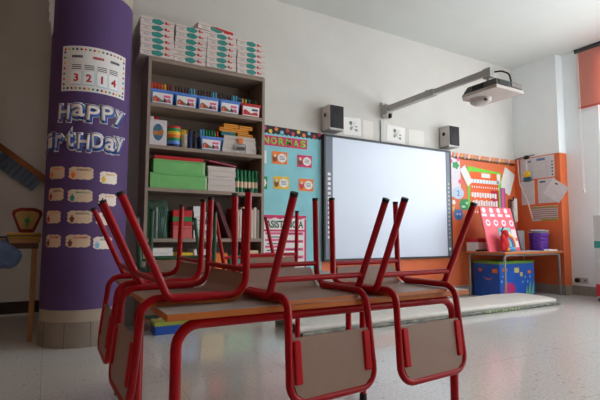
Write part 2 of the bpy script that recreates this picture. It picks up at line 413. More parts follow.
word('happy_lettering', 'HaPPy', -50, 49, 1.606, .098, 'white and blue cut-out lettering reading Happy, upper word on the column')
word('birthday_lettering', 'BirtHDay', -93, 52, 1.40, .098, 'white and blue cut-out lettering reading Birthday, lower word on the column')
months = ['ENERO', 'FEBRERO', 'MARZO', 'ABRIL', 'MAYO', 'JUNIO', 'JULIO', 'AGOSTO', 'SEPTIEMBRE', 'OCTUBRE', 'NOVIEMBRE', 'DICIEMBRE']
tp = [(-49, 1.181), (-12.7, 1.177), (26, 1.158), (-49, 1.031), (-12.7, 1.021), (25.7, 1.001), (-52, .876), (-12, .876), (22, .866), (-50, .713), (-13, .713), (20.5, .699)]
tw = [28, 33, 28, 28, 33, 28, 28, 33, 26, 28, 33, 28]
txc = [ORG, BROWN, YEL, BROWN, TEALB, YEL, ORG, INK, BROWN, LOGO, LOGO, TEALB]
ic = [ORG, ORG, YEL, LOGO, TEALB, BROWN, LOGO, BROWN, TEALB, BROWN, BROWN, SKY]
rown = ['top row', 'second row', 'third row', 'bottom row']; coln = ['left', 'middle', 'right']
for i, (a, z) in enumerate(tp):
    t = ccol('birthday_tag', 'cream cupcake tag, %s one in the %s of the purple column' % (coln[i % 3], rown[i // 3]), 'name tag', 'cupcake tags on the column')
    W2, H2 = tw[i] * D2 / 2, .044
    out = []
    for k in range(60):
        q = 2 * math.pi * k / 60; cx_, sx_ = math.cos(q), math.sin(q)
        m_ = (abs(cx_) ** 6 + abs(sx_) ** 6) ** (1 / 6); br = 1 + .04 * math.cos(12 * q)
        out.append((W2 * cx_ / m_ * br * .97, H2 * sx_ / m_ * br * .97))
    T = [(a * D2 + p, z + q) for p, q in out]
    wrapped('card', [T], CREAM if i % 3 < 2 else mat('lit_side_tag', (236, 218, 205), .55, .03), t, y=-.004)  # right-hand tags paler: the column's lit side is put into the card colour
    wrapped('cupcake_print', [disc(a * D2 - W2 * .6, z - .012, .016, .013), [(a * D2 - W2 * .6 - .012, z - .014), (a * D2 - W2 * .6 + .012, z - .014), (a * D2 - W2 * .6 + .009, z - .036), (a * D2 - W2 * .6 - .009, z - .036)], disc(a * D2 - W2 * .6, z + .006, .006)], ic[i], t, y=-.0055, step=.01)
    wrapped_text('month_text', months[i], txc[i], t, a * D2 + W2 * .22, z + .024, w=W2 * 1.1, h=.014, y=-.0055, offset=.02)

# ------------------------------------------------------------------ recess on the left of the column
t = thing('scale_table', (-.24, 3.9, 0), 0, 'small wooden side table left of the purple column under the red scale', 'table')
MB().box(-.35, .19, -.18, .18, .695, .725).build('table_top', WOOD, t, bevel=.004)
MB().box(-.34, .18, -.17, .17, .655, .695).build('apron', mat('dark_wood', (92, 62, 42), .5, .1), t)
for x, y in ((.13, -.15), (.13, .15), (-.32, -.15), (-.32, .15)): MB().box(x + .012, x + .042, y - .015, y + .015, 0, .655).build('leg', WOOD, t)
t = thing('kitchen_scale', (-.135, 3.79, .7255), 0, 'red balance scale with a yellow dial on the small table beside the column', 'scale')
DRED = mat('dark_red_enamel', (120, 22, 26), .35, .06)
MB().box(-.13, .10, -.09, .11, 0, .05).build('base', mat('ochre_base', (190, 140, 50), .5, .08), t, bevel=.008)
MB().box(-.135, .105, -.095, .115, .02, .03).build('base_band', DARK, t)
fr = [(-.05, .05), (.05, .05), (.105, .20), (.10, .235), (.05, .255), (-.05, .255), (-.10, .235), (-.105, .20)]
hd = MB().prism(fr, Matrix.Translation((0, -.05, 0)), .11).build('dial_housing', DRED, t, bevel=.012)
plate('dial', [(a * .78, .155 + (b - .155) * .72) for a, b in fr], mat('dial_face', (176, 140, 84), .5, .12, 14), hd, y=-.05)
plates('needle', [[(-.004, .1), (.004, .1), (.022, .2), (.016, .2)], disc(.0, .15, .02)], GRN, hd, y=-.0525)
t.scale = (.9, .9, .88)
t = thing('blue_bag', (-.31, 3.655, .50), 0, 'grey-blue cloth bag hanging at the front of the small table', 'bag')
b = MB().ball((0, 0, .11), .16, .055, .10, 20)
for v in b.bm.verts: v.co.z += .012 * math.sin(v.co.x * 40); v.co.y += .008 * math.sin(v.co.z * 60 + v.co.x * 30)
b.build('cloth', mat('blue_grey_cloth', (78, 92, 120), .85, .15, 14, bump=.3), t, smooth=True)
MB().tube(fillet([(-.08, 0, .17), (-.06, .03, .237), (-.03, .08, .237), (.03, .08, .237), (.06, .03, .237), (.08, 0, .17)], .02), .008).build('strap', mat('blue_grey_strap', (64, 76, 100), .8), t, smooth=True)
# slanted rail with blue-grey slats on the recess wall
t = thing('peg_rack', (-.33, 4.96, 1.45), 0, 'slanted brown wooden rail with blue-grey slats left of the column', 'rack')
MR = Matrix.Rotation(.64, 4, 'Y')
MB().box(-.55, .36, 0, .04, .02, .075, MR).build('rail', mat('brown_rail', (150, 88, 44), .5, .1), t)
for k in range(16):
    x = -.52 + .052 * k
    MB().box(x, x + .045, -.01, .035, -.115, .02, MR).build('slat', mat('blue_grey_slat', (100, 114, 134), .7, .12), t)
t = thing('wheeled_bag', (-.36, 3.85, 0), 0, 'black wheeled bag on the floor at the left edge under the table', 'bag')
MB().box(-.14, .06, -.12, .12, .06, .36).build('body', mat('black_cloth', (36, 34, 36), .8, .15), t, bevel=.04)
for y in (-.1, .1): MB().lathe([(.045, -.015), (.05, -.008), (.05, .008), (.045, .015)], 0, 0, 18, Matrix.Translation((.03, y, .05)) @ Matrix.Rotation(math.pi / 2, 4, 'X')).build('wheel', BLACK, t, smooth=True)

# ------------------------------------------------------------------ bookcase
BX0, BX1, BY0, BY1 = .66, 1.71, 3.69, 4.0
t = thing('bookcase', ((BX0 + BX1) / 2, BY0, 0), 0, 'tall grey-beige open bookcase between the purple column and the teal board', 'bookcase')
hw = (BX1 - BX0) / 2; dp = BY1 - BY0
MB().box(-hw, -hw + .025, 0, dp, 0, 2.22).build('side_panel', SHELFW, t); MB().box(hw - .025, hw, 0, dp, 0, 2.22).build('side_panel', SHELFW, t)
MB().box(-hw + .025, hw - .025, 0, dp, 2.19, 2.22).build('top_panel', SHELFW, t)
MB().box(-hw + .025, hw - .025, dp - .008, dp, .0, 2.19).build('back_panel', mat('bookcase_back', (120, 104, 92), .6), t)
SZ = dict(A=1.84, B=1.492, C=1.14, D=.728, E=.42, F=.08)
for k, z in SZ.items(): MB().box(-hw + .025, hw - .025, .0 if k != 'F' else .01, dp - .008, z - .03, z).build('shelf', SHELFW, t)
MB().box(-hw + .025, hw - .025, .02, .035, 0, .05).build('plinth', SHELFW, t)

# flat boxes on top: four stacks
def flat_box(w, d, h):
    t = thing('flat_box', label='x', cat='box', group='flat white boxes on the bookcase')
    MB().box(-w / 2, w / 2, 0, d, 0, h).build('body', mat('white_box_card', (220, 206, 200), .5, .03), t, bevel=.002)
    MB().box(-w / 2 - .001, w / 2 + .001, -.001, d + .001, h * .62, h * .66).build('lid_seam', mat('brown_seam', (120, 66, 62), .6), t)
    plate('teal_print', disc(.0, h * .5, .048, h * .43, 20, .06, 5), TEALB, t, y=0, d=.0015)
    plates('red_logo', [disc(.068, h * .62, .010, .009), rect(.058, .10, h * .35, h * .5)], LOGO, t, y=0, d=.0015)
    plates('small_print', [rect(-.11, -.07, h * .38, h * .44), rect(-.11, -.06, h * .2, h * .26)], mat('grey_print', (150, 140, 140), .6), t, y=0)
    return t
stk = [(.722, 6), (.998, 6), (1.277, 6), (1.557, 6)]
bx = flat_box(.272, .30, .0525); ordn = ['bottom', 'second from bottom', 'third from bottom', 'third from top', 'second from top', 'top']
stn = ['leftmost stack', 'second stack', 'third stack', 'rightmost stack']
for s_, (x, n) in enumerate(stk):
    for k in range(n):
        o = bx if (s_ == 0 and k == 0) else copy_tree(bx)
        o.location = (x + random.uniform(-.006, .006), 3.665 + random.uniform(-.005, .008), 2.2205 + .0532 * k)
        o['label'] = 'flat white teal-spotted box, %s in the %s on the bookcase' % (ordn[k], stn[s_])
o = copy_tree(bx); o.location = (1.225, 3.68, 2.2205 + .0532 * 6 + .006); o.rotation_euler = (.0, .03, .10); o.scale = (1.25, .95, 1.1)
o['label'] = 'single flat white box lying askew on top of the third stack'
del o['group']
red_ = MB().prism([(-.05, .038), (.06, .028), (.13, .02), (.13, .045), (.02, .047)], Matrix.Translation((0, -.002, 0)), .001).build('red_swoosh', LOGO, o)

# pen bins
def bin_(name, bodym, label, w=.19, h=.115, d=.14):
    t = thing(name, label=label, cat='bin', group='plastic pen bins')
    b = MB(); e = .012
    def ring(k, z): return [(-w / 2 + k, k), (w / 2 - k, k), (w / 2 - k, d - k), (-w / 2 + k, d - k)], z
    lev = [ring(e, 0), ring(0, h), ring(.006, h), ring(e + .006, .006)]
    R = [[b.bm.verts.new((x, y, z)) for x, y in p] for p, z in lev]
    b.bm.faces.new(R[0][::-1]); b.bm.faces.new(R[3])
    for A, B in zip(R, R[1:]):
        for i in range(4): b.bm.faces.new((A[i], A[(i + 1) % 4], B[(i + 1) % 4], B[i]))
    b.build('body', bodym, t)
    b = MB()
    for x0, x1, y0, y1 in ((-w / 2 - .006, w / 2 + .006, -.006, .006), (-w / 2 - .006, w / 2 + .006, d - .006, d + .006), (-w / 2 - .006, -w / 2 + .006, .006, d - .006), (w / 2 - .006, w / 2 + .006, .006, d - .006)):
        b.box(x0, x1, y0, y1, h - .014, h + .004)
    b.build('rim', bodym, t)
    tilt = Matrix.Translation((0, .002, h * .45)) @ Matrix.Rotation(.105, 4, 'X')
    lb = MB().prism(rect(-w * .42, w * .42, -h * .38, h * .36), tilt, .003).build('paper_label', WHITE, t)
    M2 = tilt @ Matrix.Translation((0, -.001, 0))
    isred = bodym is not BLUE
    MB().prism([(-w * .4, -h * .3), (w * .38, -h * .3), (w * .3, -h * .02), (0, -.02), (-w * .3, h * .12), (-w * .4, 0)], M2, .001).build('label_print', LOGO if isred else mat('pencil_print', (150, 90, 80), .5, .5, 60), lb)
    MB().prism(rect(w * .04, w * .34, h * .04, h * .2), M2, .001).build('label_text', NAVY if isred else PINK, lb)
    if not isred:
        for k, cm in enumerate((ORG, LOGO, GRN, NAVY, PINK)):
            MB().prism(rect(-w * .36 + w * .135 * k, -w * .28 + w * .135 * k, -h * .3, -h * (.02 + .06 * (k % 3))), M2 @ Matrix.Translation((0, -.001, 0)), .001).build('pencil_print', cm, lb)
    return t
REDP = mat('red_plastic', (190, 22, 30), .35, .05)
pen0 = MB().lathe([(.0055, 0), (.0055, .13), (.0052, .132), (.0062, .134), (.0062, .16), (.004, .164)], 0, 0, 10)
penmesh = {}
def pen(colr, loc, label, group, rx=0, ry=0, s=1):
    if colr.name not in penmesh:
        b = MB().lathe([(.0055, 0), (.0055, .11), (.0064, .112), (.0064, .148), (.004, .152)], 0, 0, 10)
        o = b.build('marker_pen', colr, smooth=True); penmesh[colr.name] = o
    else: o = penmesh[colr.name].copy(); C.objects.link(o)
    o.location = loc; o.rotation_euler = (rx, ry, 0); o.scale = (s, s, s); tag(o, label, 'marker', group)
def fill_pens(x, y, z, cl, where, n=13, w=.158, s=1):
    for k in range(n):
        m, nm = cl[k * len(cl) // n]
        pen(m, (x - w / 2 + w * k / (n - 1), y + .05 + .03 * (k % 2), z + .008), '%s markers standing in %s' % (nm, where), 'markers in ' + where, -.03, 0, s * 1.2)
PO = (mat('pen_orange', (226, 70, 26), .4), 'orange'); PY = (mat('pen_yellow', (236, 190, 40), .4), 'yellow'); PR = (mat('pen_dark_red', (140, 30, 40), .4), 'dark red')
PB = (mat('pen_brown', (70, 46, 44), .4), 'dark brown'); PT = (mat('pen_turquoise', (84, 176, 206), .4), 'turquoise'); PG = (mat('pen_green', (40, 140, 90), .4), 'green'); PL = (mat('pen_blue', (60, 120, 190), .4), 'blue')
nm4 = ['first', 'second', 'third', 'fourth']
fills = [[PO, PO, PY, PR], [PB, PB, PT], [PB, PB, PT], [PB, PB, PT]]
for i, x in enumerate((.782, .98, 1.178, 1.372)):
    o = bin_('pen_bin', BLUE, 'blue pen bin, %s from the left on the top shelf of the bookcase' % nm4[i]); o.location = (x, 3.70, SZ['A'] + .0005)
    fill_pens(x, 3.70, SZ['A'], fills[i], 'the %s blue bin on the top shelf' % nm4[i])
o = bin_('pen_bin', REDP, 'red pen bin at the right end of the top shelf'); o.location = (1.578, 3.70, SZ['A'] + .0005)
fill_pens(1.578, 3.70, SZ['A'], [PY, PG, PB, PG], 'the red bin', 9, .13, .92)
t = thing('storage_crate', (1.55, 3.87, SZ['A']), 0, 'dark blue crate in the back of the top shelf behind the red bin', 'crate')
MB().box(-.12, .10, 0, .10, 0, .2).build('body', NAVY, t, bevel=.006); MB().box(-.125, .105, -.005, .105, .2, .215).build('lid', mat('steel_blue', (70, 110, 150), .4), t)
# shelf B
o = bin_('pen_bin', BLUE, 'blue pen bin on the second shelf beside the white paper stack'); o.location = (1.207, 3.70, SZ['B'] + .0005)
fill_pens(1.207, 3.70, SZ['B'], [PT, PG, PG, PO], 'the blue bin on the second shelf', 14, .165)
t = thing('puzzle_box', (.755, 3.71, SZ['B']), 0, 'upright white box with a blue head picture at the left of the second shelf', 'box')
MB().box(-.07, .07, 0, .12, 0, .215).build('body', mat('white_box', (214, 204, 208), .5), t, bevel=.003)
plate('picture', disc(0, .11, .042, .07, 20), mat('figure_blue', (60, 104, 128), .5, .35, 40), t, d=.001)
plates('picture_band', [rect(-.036, .03, .085, .12), rect(.015, .045, .105, .13)], mat('figure_orange', (190, 120, 60), .5, .2), t, y=-.001)
for x, m, l in ((.725, WHITE, 'white'), (.762, REDP, 'red')):
    t = thing('glue_tube', (x, 3.85, SZ['B']), 0, '%s tube standing behind the white box on the second shelf' % l, 'tube')
    MB().lathe([(.018, 0), (.02, .004), (.02, .21), (.017, .215)], 0, 0, 16).build('barrel', m, t, smooth=True)
    MB().lathe([(.02, .215), (.02, .265), (.016, .27)], 0, 0, 16).build('cap', m, t, smooth=True)
t = thing('rainbow_tin', (.895, 3.76, SZ['B']), 0, 'round tin with rainbow stripes next to the white box on the second shelf', 'tin')
for k, m in enumerate((NAVY, BLUE, GRN, ORG, YEL, GRN)):
    MB().lathe([(.055, .027 * k), (.055, .027 * k + .027)], 0, 0, 24).build('stripe', m, t, smooth=True)
MB().lathe([(.057, .162), (.057, .178), (.05, .182)], 0, 0, 24).build('lid', LOGO, t, smooth=True)
t = thing('pencil_jar', (.976, 3.74, SZ['B']), 0, 'clear jar of yellow pencils on the second shelf', 'jar')
JAR = clear_mat('clear_plastic', (210, 215, 215), .25)
MB().lathe([(.026, 0), (.03, .004), (.03, .12), (.028, .12), (.028, .006), (.002, .006)], 0, 0, 20).build('body', JAR, t, smooth=True)
for k in range(9):
    a = k * 2.4; rr = .006 + .012 * (k % 3) / 2
    p = MB().lathe([(.0035, .006), (.0035, .15), (.0008, .163)], 0, 0, 8).build('yellow_pencil', YEL, None, smooth=True)
    p.location = (.976 + rr * math.cos(a), 3.74 + rr * math.sin(a), SZ['B'] + .003); p.rotation_euler = (.06 * math.sin(a), .06 * math.cos(a), 0)
    tag(p, 'yellow pencils standing in the clear jar on the second shelf', 'pencil', 'yellow pencils in the jar')
for x, h in ((1.032, .17), (1.076, .16)):
    t = thing('paint_bottle', (x, 3.75, SZ['B']), 0, 'dark blue bottle, %s of the pair on the second shelf' % ('left' if x < 1.05 else 'right'), 'bottle', 'dark bottles on the second shelf')
    MB().lathe([(.02, 0), (.021, .005), (.021, h * .7), (.012, h * .82), (.010, h * .85)], 0, 0, 18).build('body', NAVY if x < 1.05 else DARK, t, smooth=True)
    MB().lathe([(.013, h * .85), (.013, h), (.01, h + .003)], 0, 0, 14).build('cap', INK, t, smooth=True)
def book(name, x0, x1, y0, y1, z0, z1, m, label, cat='book', group=None, spine='front', pages=WHITE):
    t = thing(name, ((x0 + x1) / 2, y0, z0), 0, label, cat, group)
    w_, d_, h_ = x1 - x0, y1 - y0, z1 - z0; c = .0025
    if spine == 'front':      # upright, spine towards the room
        MB().box(-w_ / 2, w_ / 2, 0, c, 0, h_).box(-w_ / 2, -w_ / 2 + c, c, d_, 0, h_).box(w_ / 2 - c, w_ / 2, c, d_, 0, h_).build('cover', m, t)
        MB().box(-w_ / 2 + c, w_ / 2 - c, c, d_ - .006, .004, h_ - .004).build('pages', pages, t)
    else:                     # lying flat
        MB().box(-w_ / 2, w_ / 2, 0, d_, 0, c).box(-w_ / 2, w_ / 2, 0, d_, h_ - c, h_).box(-w_ / 2, -w_ / 2 + c, 0, d_, c, h_ - c).build('cover', m, t)
        MB().box(-w_ / 2 + c, w_ / 2 - .004, .004, d_ - .004, c, h_ - c).build('pages', pages, t)
    return t
PAP = mat('grey_white_pages', (206, 194, 188), .6, .03, 40); LID = mat('kraft_card', (190, 160, 110), .6)
zs = SZ['B'] + .0005
for k, (h, m) in enumerate(((.045, PAP), (.03, PAP), (.05, PAP), (.03, LID))):
    book('paper_pack', 1.315 + .004 * k, 1.645 - .004 * k, 3.72, 3.93, zs, zs + h, m, 'paper pack, %s of the pile behind the wire clip holder' % ['bottom', 'second', 'third', 'tan topmost'][k], 'paper', 'paper packs on the second shelf', 'flat', PAP); zs += h + .0005
t = thing('clip_holder', (1.48, 3.695, SZ['B']), 0, 'grey wire clip holder standing before the white papers on the second shelf', 'holder')
MB().tube(fillet([(-.05, .01, .003), (-.05, .01, .085), (.05, .01, .085), (.05, .01, .003)], .01), .004, 8).build('wire_frame', GREY, t, smooth=True)
MB().box(-.045, .045, .008, .014, .03, .06).build('badge', DARK, t); MB().box(-.02, .02, .008, .014, .09, .14).build('clip', ORG, t); MB().box(-.05, .05, 0, .02, 0, .004).build('foot', GREY, t)
AMB = mat('amber_box', (226, 146, 30), .5, .06)
for k, (x, dz, m, l, w_) in enumerate(((1.375, 0, TEALB, 'teal small box lying under the amber boxes', .13), (1.545, 0, AMB, 'lower right', .15), (1.355, .037, AMB, 'second layer left', .13), (1.50, .037, AMB, 'second layer right', .15), (1.40, .074, AMB, 'top left', .14), (1.55, .074, AMB, 'top right', .13))):
    t = thing('crayon_box', (x, 3.74 + .01 * (k % 2), zs + dz), 0, l if k == 0 else '%s amber box of the pile on the white papers' % l, 'box', None if k == 0 else 'amber boxes on the papers')
    MB().box(-w_ / 2, w_ / 2, 0, .11, 0, .0355).build('body', m, t, bevel=.003); MB().box(-w_ / 2 + .01, w_ / 2 - .01, -.001, 0, .014, .022).build('band', mat('amber_dark', (180, 96, 24), .5) if k else NAVY, t)
# shelf C
for k, (x0, x1, y, z0, z1) in enumerate(((.70, 1.175, 3.70, 0, .125), (.725, 1.158, 3.71, .1255, .24))):
    t = thing('green_box', ((x0 + x1) / 2, y, SZ['C'] + z0), 0, '%s light green paper covered box on the third shelf' % ('lower' if k == 0 else 'upper'), 'box', 'green paper covered boxes')
    W_ = (x1 - x0) / 2; H_ = z1 - z0
    MB().box(-W_, W_, 0, .25, 0, H_ - .012).build('body', GREENP, t, bevel=.004); MB().box(-W_ - .003, W_ + .003, -.003, .253, H_ - .012, H_).build('lid', GREENP, t, bevel=.002)
    MB().box(W_ - .025, W_ - .005, -.004, -.0005, .01, H_ - .015).build('tape', mat('clear_tape', (170, 205, 160), .2), t)
t = book('folder', .735, 1.15, 3.71, 3.95, SZ['C'] + .2415, SZ['C'] + .2715, LOGO, 'red folder lying on the upper green box', 'folder', None, 'flat', REDP)
zs = SZ['C'] + .0005
for k in range(5):
    h = (.05, .05, .03, .045, .038)[k]
    book('paper_ream', 1.182 + .003 * (k % 2), 1.44 - .004 * (k % 3), 3.70, 3.93, zs, zs + h, PAP, 'ream of white paper beside the green boxes, %s of five' % ['bottom', 'second', 'middle', 'fourth', 'top'][k], 'paper', 'reams of white paper on the third shelf', 'flat', PAP); zs += h + .0005
t = book('folder', 1.19, 1.45, 3.72, 3.93, zs + .026, zs + .038, mat('dark_rose', (150, 60, 66), .6), 'dark pink folder lying tilted on the white paper reams', 'folder', None, 'flat', PINK); t.rotation_euler = (0, .13, 0); t.location.x -= .0
for k in range(12):
    x = 1.466 + .0365 * (k % 6) ; y = 3.735 + .04 * (k // 6)
    t = thing('green_bottle', (x, y, SZ['C']), 0, 'green glue bottles packed at the right end of the third shelf', 'bottle', 'green bottles on the third shelf')
    MB().lathe([(.0165, 0), (.0172, .004), (.0172, .135), (.011, .15), (.011, .16)], 0, 0, 14).build('body', mat('green_bottle', (28, 110, 70), .35, .1), t, smooth=True)
    MB().lathe([(.0176, .045), (.0176, .1)], 0, 0, 14).build('label_band', CREAM, t, smooth=True); MB().lathe([(.012, .16), (.012, .2), (.008, .206)], 0, 0, 12).build('cap', mat('green_cap', (28, 112, 76), .4), t, smooth=True)
# shelf D
t = thing('plastic_bag', (.78, 3.71, SZ['D']), 0, 'green-tinged clear plastic bag full of magazines on the fourth shelf', 'bag')
b = MB()
n = 28
rings = []
for j in range(9):
    z = .0 + .31 * j / 8; ring = []
    for k in range(n):
        a = 2 * math.pi * k / n; m_ = (abs(math.cos(a)) ** 4 + abs(math.sin(a)) ** 4) ** .25
        wv = 1 + .05 * math.sin(5 * a + j) + (.12 * math.sin(3 * a + 2 * j) if j > 6 else 0)
        sh = 1 if j < 7 else (.98 if j == 7 else .8)
        ring.append(b.bm.verts.new((.098 * math.cos(a) / m_ * wv * sh, .1 + .09 * math.sin(a) / m_ * wv * sh, z + (.012 * math.sin(4 * a) if j > 6 else 0))))
    rings.append(ring)
for A, B in zip(rings, rings[1:]):
    for k in range(n): b.bm.faces.new((A[k], A[(k + 1) % n], B[(k + 1) % n], B[k]))
b.bm.faces.new(rings[-1])
b.build('film', clear_mat('green_film', (50, 120, 95), .3), t, smooth=True)
for k in range(9):
    x = .70 + .0185 * k; m = [GREEN, INK, DARK, INK, PAP, INK, DARK, INK, GREEN][k]
    book('magazine', x - .007, x + .007, 3.745, 3.88, SZ['D'] + .002, SZ['D'] + .255, m, 'magazine standing in the plastic bag, %s from the left' % ['first', 'second', 'third', 'fourth', 'fifth', 'sixth', 'seventh', 'eighth', 'last'][k], 'magazine', 'magazines in the plastic bag')
t = thing('pink_box', (.975, 3.70, SZ['D']), 0, 'salmon pink box under the red box on the fourth shelf', 'box'); MB().box(-.08, .078, 0, .2, 0, .105).build('body', mat('salmon', (206, 96, 96), .5), t, bevel=.003); MB().box(-.081, .079, -.001, .201, .08, .086).build('lid_seam', LOGO, t)
t = thing('red_box', (.972, 3.70, SZ['D'] + .1055), 0, 'red box with a green band on top of the pink box', 'box'); MB().box(-.08, .078, 0, .2, 0, .13).build('body', REDP, t, bevel=.003); MB().box(-.081, .079, -.001, .2005, .035, .075).build('band', mat('green_ribbon', (20, 130, 70), .5), t)
zs = SZ['D'] + .0005
for k in range(7):
    h = (.04, .03, .045, .035, .03, .04, .05)[k]; ox = random.uniform(-.006, .006)
    book('workbook', 1.065 + ox, 1.175 + ox, 3.70, 3.90, zs, zs + h, [WHITE, NAVY, WHITE, mat('pale_blue', (176, 184, 208), .5), INK, WHITE, mat('pale_blue', (176, 184, 208), .5)][k], 'workbook in the pile right of the red box, %s from the bottom' % ['first', 'second', 'third', 'fourth', 'fifth', 'sixth', 'seventh'][k], 'book', 'workbooks piled on the fourth shelf', 'flat'); zs += h + .0005
zs = SZ['D'] + .0005
for k in range(6):
    h = (.045, .03, .04, .03, .04, .035)[k]; ox = random.uniform(-.005, .005)
    book('notebook', 1.195 + ox, 1.30 - .016 * k + ox, 3.70, 3.90, zs, zs + h, [WHITE, CREAM, PAP, CREAM, WHITE, DARK][k], 'notebook piled beside the leaning maroon book, %s from the bottom' % ['first', 'second', 'third', 'fourth', 'fifth', 'sixth'][k], 'book', 'notebooks piled on the fourth shelf', 'flat'); zs += h + .0005
t = book('leaning_book', -.016, .016, 0, .2, 0, .33, mat('maroon', (92, 26, 34), .5), 'dark maroon book leaning left against the notebook pile', 'book'); t.location = (1.395, 3.70, SZ['D'] + .006); t.rotation_euler = (0, -.38, 0)
for k in range(9):
    x = 1.438 + .0275 * k; h = (.27, .25, .26, .28, .25, .27, .26, .28, .26)[k]
    book('storybook', x - .011, x + .011, 3.70, 3.89, SZ['D'] + .0005, SZ['D'] + h, [LOGO, CREAM, PAP, CREAM, WHITE, BROWN, CREAM, PAP, SHELFW][k], 'upright thin book, %s from the left in the fourth shelf row' % ['first', 'second', 'third', 'fourth', 'fifth', 'sixth', 'seventh', 'eighth', 'last'][k], 'book', 'upright books on the fourth shelf')
# shelf E and F
zs = SZ['E'] + .0005
for k in range(6):
    h = .038; book('exercise_book', .70 + .01 * (k % 2), .915 - .008 * (k % 3), 3.70, 3.92, zs, zs + h, [PAP, WHITE, NAVY, WHITE, PAP, WHITE][k], 'exercise book piled left on the fifth shelf, %s from the bottom' % ['first', 'second', 'third', 'fourth', 'fifth', 'sixth'][k], 'book', 'exercise books on the fifth shelf', 'flat'); zs += h + .0005
for k, (x, w_, h, m, l) in enumerate(((1.0, .12, .19, YEL, 'yellow box on the fifth shelf'), (1.14, .13, .215, WHITE, 'white box on the fifth shelf'), (1.30, .14, .18, ORG, 'orange box on the fifth shelf'), (1.47, .15, .16, TEALB, 'teal box on the fifth shelf'), (1.61, .1, .2, CREAM, 'cream box on the fifth shelf'))):
    t = thing('game_box', (x, 3.70, SZ['E']), 0, l, 'box'); MB().box(-w_ / 2, w_ / 2, 0, .2, 0, h - .03).build('body', m, t, bevel=.003); MB().box(-w_ / 2 - .002, w_ / 2 + .002, -.002, .202, h - .03, h).build('lid', m, t, bevel=.002)
fc = [LOGO, INK, PAP, LOGO, WHITE, DARK, NAVY, LOGO]
for k in range(8):
    x = .705 + .026 * k
    book('ring_binder', x - .011, x + .011, 3.70, 3.92, SZ['F'] + .0005, SZ['F'] + .26 - .02 * (k % 3), fc[k], 'binder standing on the lowest shelf, %s from the left' % ['first', 'second', 'third', 'fourth', 'fifth', 'sixth', 'seventh', 'last'][k], 'binder', 'binders on the lowest shelf')
for k, (x, w_, h, m, l) in enumerate(((1.02, .2, .2, BLUE, 'blue'), (1.25, .2, .22, YEL, 'yellow'), (1.49, .24, .19, GREENP, 'green'))):
    t = thing('toy_crate', (x, 3.70, SZ['F']), 0, '%s crate on the lowest shelf of the bookcase' % l, 'crate'); MB().box(-w_ / 2, w_ / 2, 0, .24, 0, h - .02).build('body', m, t, bevel=.006); MB().box(-w_ / 2 - .005, w_ / 2 + .005, -.005, .245, h - .02, h).build('rim', m, t, bevel=.003)
t = thing('floor_box', (.86, 3.50, 0), 0, 'low blue box with a yellow-green lid on the floor before the bookcase', 'box')
MB().box(-.13, .14, 0, .16, 0, .065).build('body', mat('strong_blue', (30, 80, 170), .4), t, bevel=.004); MB().box(-.135, .145, -.004, .164, .065, .095).build('lid', mat('yellow_green', (150, 160, 60), .5), t, bevel=.004)

# ------------------------------------------------------------------ back wall
def wallthing(name, x, z, label, cat, group=None, y=YB): return thing(name, (x, y, z), 0, label, cat, group)
t = wallthing('notice_board', 2.2, 0, 'teal paper notice board with dotted black border left of the whiteboard', 'notice board', y=YB)
plate('backing', rect(-.37, .328, .25, 1.80), TEAL, t, d=.008)
pts = [(.328, 1.855), (-.37, 1.868)]
for k in range(15): pts += [(-.37 + .698 * (k + .0) / 14, 1.795), (-.37 + .698 * (k + .5) / 14, 1.782)] if k < 14 else [(.328, 1.795)]
plate('border', pts, mat('black_border_card', (32, 26, 34), .5), t, y=-.008, d=.003)
for ci, m in enumerate((MAG, YEL, ORG, SKY, LOGO)):
    plates('dotted_pattern', [disc(-.345 + .065 * k, 1.825 + .014 * (-1) ** k, .02, n=14) for k in range(ci, 11, 5)], m, t, y=-.011, d=.001)
nb = YB - .008
t = wallthing('banner', 2.085, 1.715, 'magenta banner with lime letters reading NORMAS on the teal board', 'banner', y=nb)
plate('strip', rect(-.265, .265, -.052, .05), MAG, t, d=.003)
for k, ch in enumerate('NORMAS'): letters('letter', ch, LIME, t, -.215 + .086 * k, 0, w=.066, h=.074, y=-.003, offset=.028)
cards = [(2.025, 1.545, ORG, BROWN), (2.32, 1.535, MAG, BROWN), (2.045, 1.29, YEL, BROWN), (2.338, 1.285, ORG, LOGO), (1.79, 1.54, WHITE, WHITE), (1.80, 1.28, GRN, WHITE)]
cl = ['orange rule card upper left on the teal board', 'magenta rule card upper right on the teal board', 'yellow rule card lower left on the teal board', 'reddish orange rule card lower right on the teal board', 'white rule card half hidden by the bookcase edge, upper', 'green rule card half hidden by the bookcase edge, lower']
for (x, z, m, m2), l in zip(cards, cl):
    t = wallthing('rule_card', x, z, l, 'card', 'rule cards on the teal board', y=nb)
    plate('card', rect(-.088, .088, -.064, .064), m, t, d=.003)
    plate('child_print', disc(-.055, -.005, .026, .042, 14), m2, t, y=-.003, d=.0008)
    plate('face_print', disc(-.053, .02, .017, n=12), CREAM, t, y=-.0038, d=.0008)
    plate('bubble', disc(.028, .0, .05, .046, 24, .04, 8), WHITE, t, y=-.003, d=.001)
    plates('text_lines', [rect(-.0, .058, .012 - .014 * k, .017 - .014 * k) for k in range(3)], INK, t, y=-.004)
t = wallthing('attendance_chart', 2.09, .69, 'pink and white chart headed ASISTENCIA low on the teal board', 'chart', y=nb)
plate('sheet', rect(-.255, .25, -.30, .27), WHITE, t, d=.003)
wv = [(-.255, .235)] + [(-.255 + .505 * k / 20, .236 + .008 * math.sin(k * 1.4)) for k in range(21)] + [(.25, .27), (-.255, .27)]
plates('pink_border', [wv, rect(-.255, -.235, -.3, .235), rect(.228, .25, -.3, .235), rect(-.235, .228, .105, .125)], MAG, t, y=-.003, d=.001)
letters('heading', 'ASISTENCIA', mat('dark_green_ink', (40, 90, 76), .5), t, -.0, .178, w=.43, h=.075, y=-.003, offset=.03)
